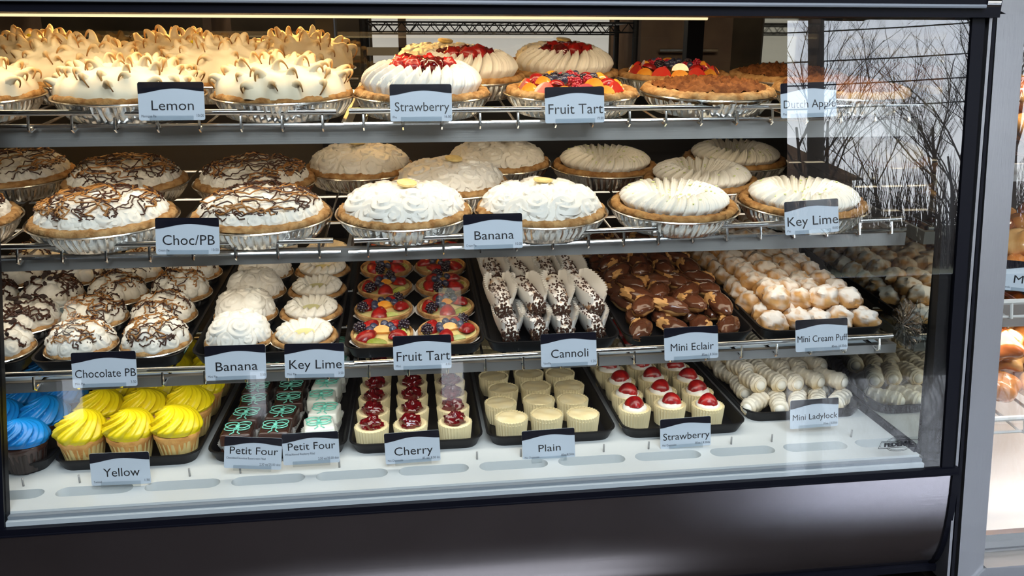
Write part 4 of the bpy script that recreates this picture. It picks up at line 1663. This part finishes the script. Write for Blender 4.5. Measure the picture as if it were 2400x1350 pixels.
# ------------------------------------------------------------------ mini cheesecakes
def liner_mesh(rb, rt, h, m='baking_paper'):
    n = 64

    def rf(r, z, a, k):
        return r + (.0013 if int(a / TAU * n + .5) % 2 else -.0013) * (z / h * .7 + .4)
    return MB().lathe([(rb, 0), ((rb + rt) / 2, h * .5), (rt, h), (rt - .0006, h), ((rb + rt) / 2 - .002, h * .5)], n, rf, True, False).mesh('paper_liner', m, True, 18)


LIN = liner_mesh(.0265, .0290, .036)


def cheese_top(seed, dish, m='cheesecake'):
    def P(s, th):
        r = .0283 * s
        z = .0335 + dish * (s ** 3) + .0018 * nz(math.cos(th) * r * 60, math.sin(th) * r * 60, seed)
        if s > .93:
            z -= (s - .93) * .07
        return (r * math.cos(th), r * math.sin(th), z)
    return MB().disk(P, 12, 40).mesh('cheesecake_filling', m)


def mk_cheese(seed, top):
    t = thing({'cherry': 'cherry_cheesecake', 'plain': 'plain_cheesecake', 'berry': 'strawberry_cheesecake'}[top], '', 'cheesecake')
    put(LIN, 'paper_liner', t)
    put(cheese_top(seed, .006 if top == 'cherry' else -.001 if top == 'plain' else .002), 'cheesecake_filling', t, None, None, (1, 1, 1.06 if top == 'plain' else 1))
    if top == 'cherry':
        def fn(u):
            return 1 + .35 * nz(u.x * 2 + seed, u.y * 2, u.z * 2) + .22 * nz(u.x * 4.4 + seed, u.y * 4.4, u.z * 4.4)
        MB().sphere((0, 0, .038), (.0190, .0185, .0150), 26, 18, fn).obj('cherry_topping', 'cherry_glaze', t)
    if top == 'berry':
        P = crown_fn(.0215, .0075, .004, .012, 7, 1.2, .0022, seed, .0335, .001)
        MB().disk(P, 14, 56).obj('whipped_cream', 'banana_cream', t)
        put(F_SH, 'strawberry', t, (0, -.001, .0385), (.25, 0, seed), (1.42, 1.05, 1.75))
    return t


kch = [Kind(mk_cheese, 1.1, 'cherry'), Kind(mk_cheese, 4.7, 'cherry')]
kpl = [Kind(mk_cheese, 2.1, 'plain'), Kind(mk_cheese, 6.7, 'plain')]
kst = [Kind(mk_cheese, 3.1, 'berry'), Kind(mk_cheese, .7, 'berry')]
ZC = DECK + .004
for r_ in range(8):
    y = 1.312 + r_ * .0615
    for c_, x in enumerate((-.083, -.012 if r_ else -.016, .062)):
        kch[(r_ + c_) % 2].place('cherry topped mini cheesecake, %s row from the front, %s' % (ORD[r_], ('left', 'middle', 'right')[c_]),
                                 (x, y + (.0, -.012, .0)[c_] * (0 if r_ else 0), ZC), r_ * 1.3 + c_, 0, 'cherry mini cheesecakes')
for r_ in range(8):
    y = 1.318 + r_ * .066
    for c_, x in enumerate((.163, .228, .293)):
        kpl[(r_ + c_) % 2].place('plain mini cheesecake in fluted paper, %s row from the front, %s' % (ORD[r_], ('left', 'middle', 'right')[c_]),
                                 (x - (.012, .004, .006)[c_] * (r_ % 2), y + (0, .006, 0)[c_], ZC), r_ * 1.7 + c_, 0, 'plain mini cheesecakes')
for r_ in range(8):
    y = 1.330 + r_ * .064
    for c_, x in enumerate((.392, .461, .530)):
        kst[(r_ + c_) % 2].place('strawberry topped mini cheesecake, %s row from the front, %s' % (ORD[r_], ('left', 'middle', 'right')[c_]),
                                 (x + .003 * (r_ % 3), y + (0, .008, -.004)[c_], ZC), r_ * .9 + c_ * 1.4, 0, 'strawberry mini cheesecakes')


# ------------------------------------------------------------------ price cards
def text_mesh(s, size, m, name, width=None, align='LEFT', xs=1.0, bold=0.0):
    cu = bpy.data.curves.new('t', 'FONT')
    cu.body = s
    cu.size = size
    cu.extrude = 0.00008 / 1
    cu.resolution_u = 3
    cu.offset = bold
    o = bpy.data.objects.new('t', cu)
    COL.objects.link(o)
    dg = bpy.context.evaluated_depsgraph_get()
    me = bpy.data.meshes.new_from_object(o.evaluated_get(dg))
    bpy.data.objects.remove(o)
    bpy.data.curves.remove(cu)
    me.name = name
    x0 = min(v.co.x for v in me.vertices)
    x1 = max(v.co.x for v in me.vertices)
    k = (width / (x1 - x0)) if width else xs
    sh = {'LEFT': -x0 * k, 'CENTER': -(x0 + x1) / 2 * k, 'RIGHT': -x1 * k}[align]
    # text lies in x,y; stand it up so it faces -y
    for v in me.vertices:
        v.co = Vector((v.co.x * k + sh, -v.co.z, v.co.y))
    me.materials.clear()
    me.materials.append(MATS[m])
    me.update()
    return me


def card_outline(w, h, r=.003, n=4):
    pts = []
    for (cx_, cz_, a0) in ((w - r, h - r, 0), (r, h - r, PI / 2), (r, r, PI), (w - r, r, 3 * PI / 2)):
        for k in range(n + 1):
            a = a0 + PI / 2 * k / n
            pts.append((cx_ + r * math.cos(a) - w / 2, 0, cz_ + r * math.sin(a)))
    return pts


def price_card(title, sub, price, label, x, y, z, rz, roll, w=.0900, h=.0535, tw=.7, th=.019, lean=-.16, sub2=None, tz=.40, clip=True):
    t = thing('price_card', label, 'card', (x, y, z), 'price cards')
    t.rotation_euler = (Matrix.Rotation(rz, 4, 'Z') @ Matrix.Rotation(lean, 4, 'X') @ Matrix.Rotation(roll, 4, 'Y')).to_euler()
    cd = MB().prism(card_outline(w, h), (0, 0, 0), (0, .0008, 0)).obj('card', 'card', t, smooth=False)
    # dark header with a wavy lower edge
    o = card_outline(w, h)
    top = [p for p in o if p[2] > h * .8]
    wave = []
    for k in range(17):
        u = k / 16
        zz = h * (.745 + .055 * (-math.cos(u * 1.75 * PI + .35)) + .06 * u)
        wave.append((-w / 2 + w * u, 0, zz))
    MB().prism(top + wave, (0, -.0004, 0), (0, -.00005, 0)).obj('header_band', 'card_header', cd, smooth=False)
    put(text_mesh(title, th, 'ink', 'title_lettering', tw * w, 'CENTER'), 'title_lettering', cd, (.0015, -.0002, h * tz - th * .36))
    if sub:
        sw = min(.0016 * len(sub) + .001, w * .94)
        put(text_mesh(sub, .0052, 'small_ink', 'subtitle_lettering', sw, 'LEFT'), 'subtitle_lettering', cd,
            (-w / 2 + .0035, -.0002, h * (.08 if not sub2 else .30)))
    if price:
        put(text_mesh(price, .0058, 'small_ink', 'price_lettering', .00195 * len(price), 'RIGHT'), 'price_lettering', cd, (w / 2 - .0015, -.0002, h * (.085 if not sub2 else .12)))
    if clip:
        MB().box(-w * .33, w * .33, -.0035, -.0010, -.0028, .0062).obj('clip', 'clip_plastic', t, smooth=False)
    return t


def cam_ray(u, v):
    a = (u - 1200) / 1900
    d = (v - 675) / 1900
    fwd = math.cos(PITCH) - d * math.sin(PITCH)
    dn = math.sin(PITCH) + d * math.cos(PITCH)
    return Vector((a * math.cos(YAW) + fwd * math.sin(YAW), fwd * math.cos(YAW) - a * math.sin(YAW), -dn))


def on_y(u, v, y):
    r = cam_ray(u, v)
    k = y / r.y
    return (r.x * k, y, H + r.z * k)


CARDS = [  # title, small text, price, label, pixel of the bottom edge's middle, y of the rail, roll, title width, title height
    ('Lemon', 'Meringue Pie', '10.00', 'Lemon price card on the top shelf rail', 404, 282, 1.222, 0, .64, .020),
    ('Strawberry', 'Pie', '16.00', 'Strawberry pie price card on the top shelf rail', 988, 284, 1.222, 0, .88, .019),
    ('Fruit Tart', '', '19.00', 'Fruit Tart price card on the top shelf rail', 1348, 288, 1.222, -.01, .92, .0215),
    ('Dutch Apple', 'Pie', '10.00', 'Dutch Apple price card at the right end of the top shelf', 1896, 275, 1.222, -.03, .93, .0175),
    ('Choc/PB', 'Cream Pie', '10.00', 'Choc/PB price card on the middle shelf rail', 441, 596, 1.210, .02, .82, .021),
    ('Banana', 'Cream Pie', '10.00', 'Banana price card on the middle shelf rail', 1157, 583, 1.206, -.01, .67, .019),
    ('Key Lime', 'Pie', '10.00', 'Key Lime price card on the middle shelf rail', 1904, 547, 1.212, -.05, .94, .0215),
    ('Chocolate PB', 'Mini Pie', '3.50', 'Chocolate PB price card on the lower shelf rail', 247, 907, 1.198, .0, .94, .0175),
    ('Banana', 'Mini Pie', '3.50', 'Banana mini pie price card on the lower shelf rail', 554, 890, 1.198, 0, .69, .020),
    ('Key Lime', 'Mini Pie', '3.50', 'Key Lime mini pie price card on the lower shelf rail', 738, 885, 1.198, .02, .88, .0205),
    ('Fruit Tart', 'Mini', '4.00', 'Fruit Tart mini price card on the lower shelf rail', 991, 865, 1.198, .0, .92, .0215),
    ('Cannoli', 'Vanilla', '1.20', 'Cannoli price card on the lower shelf rail', 1334, 858, 1.198, -.01, .67, .0195),
    ('Mini Eclair', '', '.85ea / 8.50dz', 'Mini Eclair price card on the lower shelf rail', 1621, 842, 1.198, -.02, .80, .0175),
    ('Mini Cream Puff', '', '.85ea / 8.50dz', 'Mini Cream Puff price card at the right end of the lower rail', 1926, 822, 1.198, -.02, .96, .0155),
    ('Yellow', 'Twisted', '1.50', 'Yellow price card in front of the yellow cupcakes', 285, 1136, 1.222, .01, .61, .020),
    ('Petit Four', 'Chocolate/Chocolate Buttercream Filled', '2.50 ea/25.00 doz', 'Chocolate Petit Four price card, tilted, in front of the petit fours', 592, 1099, 1.228, .09, .84, .018),
    ('Petit Four', 'White/Almond Raspberry Filled', '2.50 ea/25.00 doz', 'White/Almond Petit Four price card in front of the petit fours', 731, 1087, 1.228, -.01, .84, .018),
    ('Cherry', 'Mini Cheesecake', '.85 ea/ 8.50 dz', 'Cherry price card in front of the cherry cheesecakes', 969, 1084, 1.226, -.03, .70, .0205),
    ('Plain', 'Mini Cheesecake', '.85ea/8.50dz', 'Plain price card in front of the plain cheesecakes', 1287, 1077, 1.232, -.03, .42, .018),
    ('Strawberry', 'Mini Cheesecake', '.85ea / 8.50dz', 'Strawberry mini cheesecake price card on the deck', 1607, 1048, 1.240, -.03, .92, .018),
    ('Mini Ladylock', '', '.85ea / 8.50dz', 'Mini Ladylock price card in front of the ladylocks', 1908, 1002, 1.262, -.03, .93, .0155),
]
for i, (ti, su, pr, la, u, v, y, roll, tw, th) in enumerate(CARDS):
    p = on_y(u, v, y)
    two = ti == 'Petit Four'
    deckc = i >= 14
    price_card(ti, su, pr, la, p[0], p[1], p[2], -.02, roll, tw=tw, th=th, w=.0905 if i not in (7,) else .093, lean=-.20 if not deckc else -.12,
               sub2=two, tz=.40 if not two else .58)

# maker's emblem printed on the lower right of the front glass
em = thing('glass_emblem', 'small black FEDERAL emblem printed on the front glass, lower right', 'emblem', (0, 0, 0))
pc = on_y(2107, 1041, 1.150)
em.location = (pc[0], glass_y(pc[2]) - .0022, pc[2])
em.rotation_euler = (-math.atan(.074 / .73), 0, 0)
w2, h2, sl = .034, .0062, .0025


def ribbon(pts, r, nm, parent):
    return MB().tube(pts + [pts[0]], r, 4).obj(nm, 'ink', parent)


ribbon([(-w2 - sl, 0, -h2), (w2 - .001, 0, -h2 * .9), (w2 + sl - .002, 0, h2), (-w2 + sl, 0, h2 * .9)], .0005, 'outer_line', em)
ribbon([(-w2 + .001, 0, -h2 + .0022), (w2 - .003, 0, -h2 + .0024), (w2 - .0012, 0, h2 - .0022), (-w2 + .0035, 0, h2 - .0022)], .0003, 'inner_line', em)
for sg in (1, -1):
    MB().tube([(.021 * math.cos(PI * k / 16), 0, sg * (.0055 + .0068 * math.sin(PI * k / 16))) for k in range(17)], .0004, 4).obj('arc_line', 'ink', em)
    MB().tube([(.018 * math.cos(PI * k / 16), 0, sg * (.0055 + .0050 * math.sin(PI * k / 16))) for k in range(17)], .0003, 4).obj('arc_line', 'ink', em)
fm = text_mesh('FEDERAL', .0082, 'ink', 'emblem_lettering', .053, 'CENTER', bold=.00045)
for dx in (0,):
    put(fm, 'emblem_lettering', em, (0, -.0004, -.0029))
    put(fm, 'emblem_lettering', em, (.0004, -.0004, -.0027))

# gathered clear plastic film pulled over the opening in the right end wall
fl = thing('plastic_film', 'gathered clear plastic film with radiating folds on the right end wall', 'film')
pc = on_y(2145, 765, 1.24)
fl.location = (XR - .004, 1.235, pc[2] + .006)
fl.rotation_euler = (0, -PI / 2, 0)
fl.scale = (1.2, 1.2, 1)


def PF(s, th):
    r = .036 * s * (1 + .12 * nz(math.cos(th) * 2, math.sin(th) * 2, 3))
    z = .004 + .010 * (1 - s) ** 2 + .004 * s * abs(math.sin(th * 6 + nz(s * 3, th, 0) * 2)) + .002 * nz(r * 90, th * 3, 1)
    return (r * math.cos(th), r * math.sin(th), z)


MB().disk(PF, 16, 96).obj('film', 'wrap_film', fl)
for k in range(12):
    a = k * TAU / 12 + rnd.uniform(-.15, .15)
    q = [PF(s, a) for s in (.12, .4, .7, .97)]
    MB().tube([(p[0], p[1], p[2] + .001) for p in q], [.0004, .0008, .0010, .0004], 5).obj('fold', 'wrap_film', fl)

# ------------------------------------------------------------------ neighbouring case on the right
nb = thing('bakery_case', 'neighbouring stainless framed bakery case at the right edge', 'display case', (0, 0, 0))
XS = .929
leaning_box(MB(), XS + .004, XS + .052, XS - .018, XS + .030, H - .915, H + .062, 1.124, 1.222, .05).obj('frame_stile', 'frame_steel', nb, smooth=False)
leaning_box(MB(), XS + .050, XS + .056, XS + .028, XS + .034, H - .87, H + .055, 1.135, 1.230, .05).obj('stile_edge', 'steel', nb, smooth=False)
b = MB()
b.prism([(XS - .018, 1.222, H + .068), (XS + .030, 1.222, H + .048), (2.2, 1.222, H + .048), (2.2, 1.222, H + .16), (XS - .018, 1.222, H + .16)], (0, 0, 0), (0, .05, 0))
b.obj('frame_header', 'frame_steel', nb, smooth=False)
b = MB()
b.prism([(XS + .004, 1.120, H - .918), (XS + .054, 1.124, H - .868), (2.2, 1.124, H - .868), (2.2, 1.112, H - .94), (XS + .004, 1.112, H - .94)], (0, 0, 0), (0, .05, 0))
b.obj('frame_sill', 'frame_steel', nb, smooth=False)
MB().box(XS + .004, 2.2, 1.16, 1.9, 0, H - .94).obj('cabinet_body', 'case_lining', nb, smooth=False)
MB().box(XS + .03, 2.2, 1.190, 1.75, H - .862, H - .850).obj('white_deck', 'white_board', nb, smooth=False)
MB().box(XS + .05, 2.2, 1.176, 1.190, H - .866, H - .838).obj('deck_lip', 'chrome', nb, smooth=False)
MB().box(XS + .03, 2.2, 1.62, 1.64, H - .85, H - .62).obj('back_board', 'white_board', nb, smooth=False)
MB().box(XS + .01, XS + .03, 1.31, 1.9, H - .9, H + .16).obj('side_wall', 'case_lining', nb, smooth=False)
MB().box(XS, 2.2, 1.9, 1.92, H - .9, H + .16).obj('back_wall', 'case_lining', nb, smooth=False)
MB().box(XS, 2.2, 1.24, 1.92, H + .16, H + .18).obj('canopy', 'case_lining', nb, smooth=False)
leaning_box(MB(), XS + .053, 2.2, XS + .031, 2.2, H - .868, H + .048, 1.150, 1.245, .005).obj('front_glass', 'pane_glass', nb, smooth=False)
for z0, z1 in ((.180, .210), (.435, .478)):
    MB().box(XS + .04, 2.2, 1.285, 1.297, H - z1, H - z0).obj('shelf_strip', 'steel', nb, smooth=False)
for zz, nm in ((H - .655, 'white_wire_shelf'), (H - .425, 'white_wire_shelf'), (H - .165, 'white_wire_shelf')):
    w = thing(nm, 'white coated wire shelf in the neighbouring case, %s' % {-.655: 'lowest', -.425: 'middle', -.165: 'top'}[round(zz - H, 3)], 'shelf', (0, 0, 0), 'white wire shelves')
    MB().tube([(1.04, 1.27, zz), (2.1, 1.27, zz)], .0055, 8).obj('front_wire', 'white_wire', w)
    MB().tube([(1.04, 1.27, zz - .028), (2.1, 1.27, zz - .028)], .003, 8).obj('lower_wire', 'white_wire', w)
    for k in range(14):
        x = 1.06 + k * .07
        MB().tube([(x, 1.268, zz), (x, 1.262, zz - .028), (x, 1.275, zz - .030), (x, 1.75, zz + .035)], .003, 6).obj('cross_wire', 'white_wire', w)


def dough_mesh(seed, rx, ry, rz, m, name):
    def fn(u):
        return 1 + .16 * nz(u.x * 1.6 + seed, u.y * 1.6, u.z * 1.6) + .10 * math.sin(4 * math.atan2(u.y, u.x) + u.z * 3 + seed)
    return MB().sphere((0, 0, rz), (rx, ry, rz), 22, 15, fn).mesh(name, m)


DM = [dough_mesh(1, .040, .050, .028, 'glazed_dough', 'glazed_roll'), dough_mesh(4, .045, .034, .026, 'pale_dough', 'glazed_roll'),
      dough_mesh(8, .042, .040, .030, 'brown_dough', 'glazed_roll')]
rnd = random.Random(9)
spots = [(H - .655, (('lowest shelf', 3),)), (H - .425, (('middle shelf', 2),)), (H - .165, (('top shelf', 2),))]
for zz, ((where, layers),) in spots:
    for ly in range(layers):
        for r_ in range(3):
            for c_ in range(4):
                x = 1.105 + c_ * .085 + (ly % 2) * .03
                y = 1.335 + r_ * .085 + (ly % 2) * .03
                o = put(DM[(r_ + c_ + ly) % 3], 'glazed_roll', None, (x, y, zz + .09 * (y - 1.27) + .007 + ly * .042), (.1, 0, rnd.uniform(0, 3)))
                tag(o, 'glazed roll, neighbouring case, %s, %s layer, %s row, %s from left' % (where, ORD[ly], ORD[r_], ORD[c_]),
                    'pastry', 'glazed rolls in the neighbouring case')
p = on_y(2402, 675, 1.262)
price_card('Maple', 'Paczki', '', 'Maple price card in the neighbouring case, cut off by the right edge', p[0] + .008, p[1], p[2] - .008, -.3, .06, tw=.62, th=.020, lean=-.2)
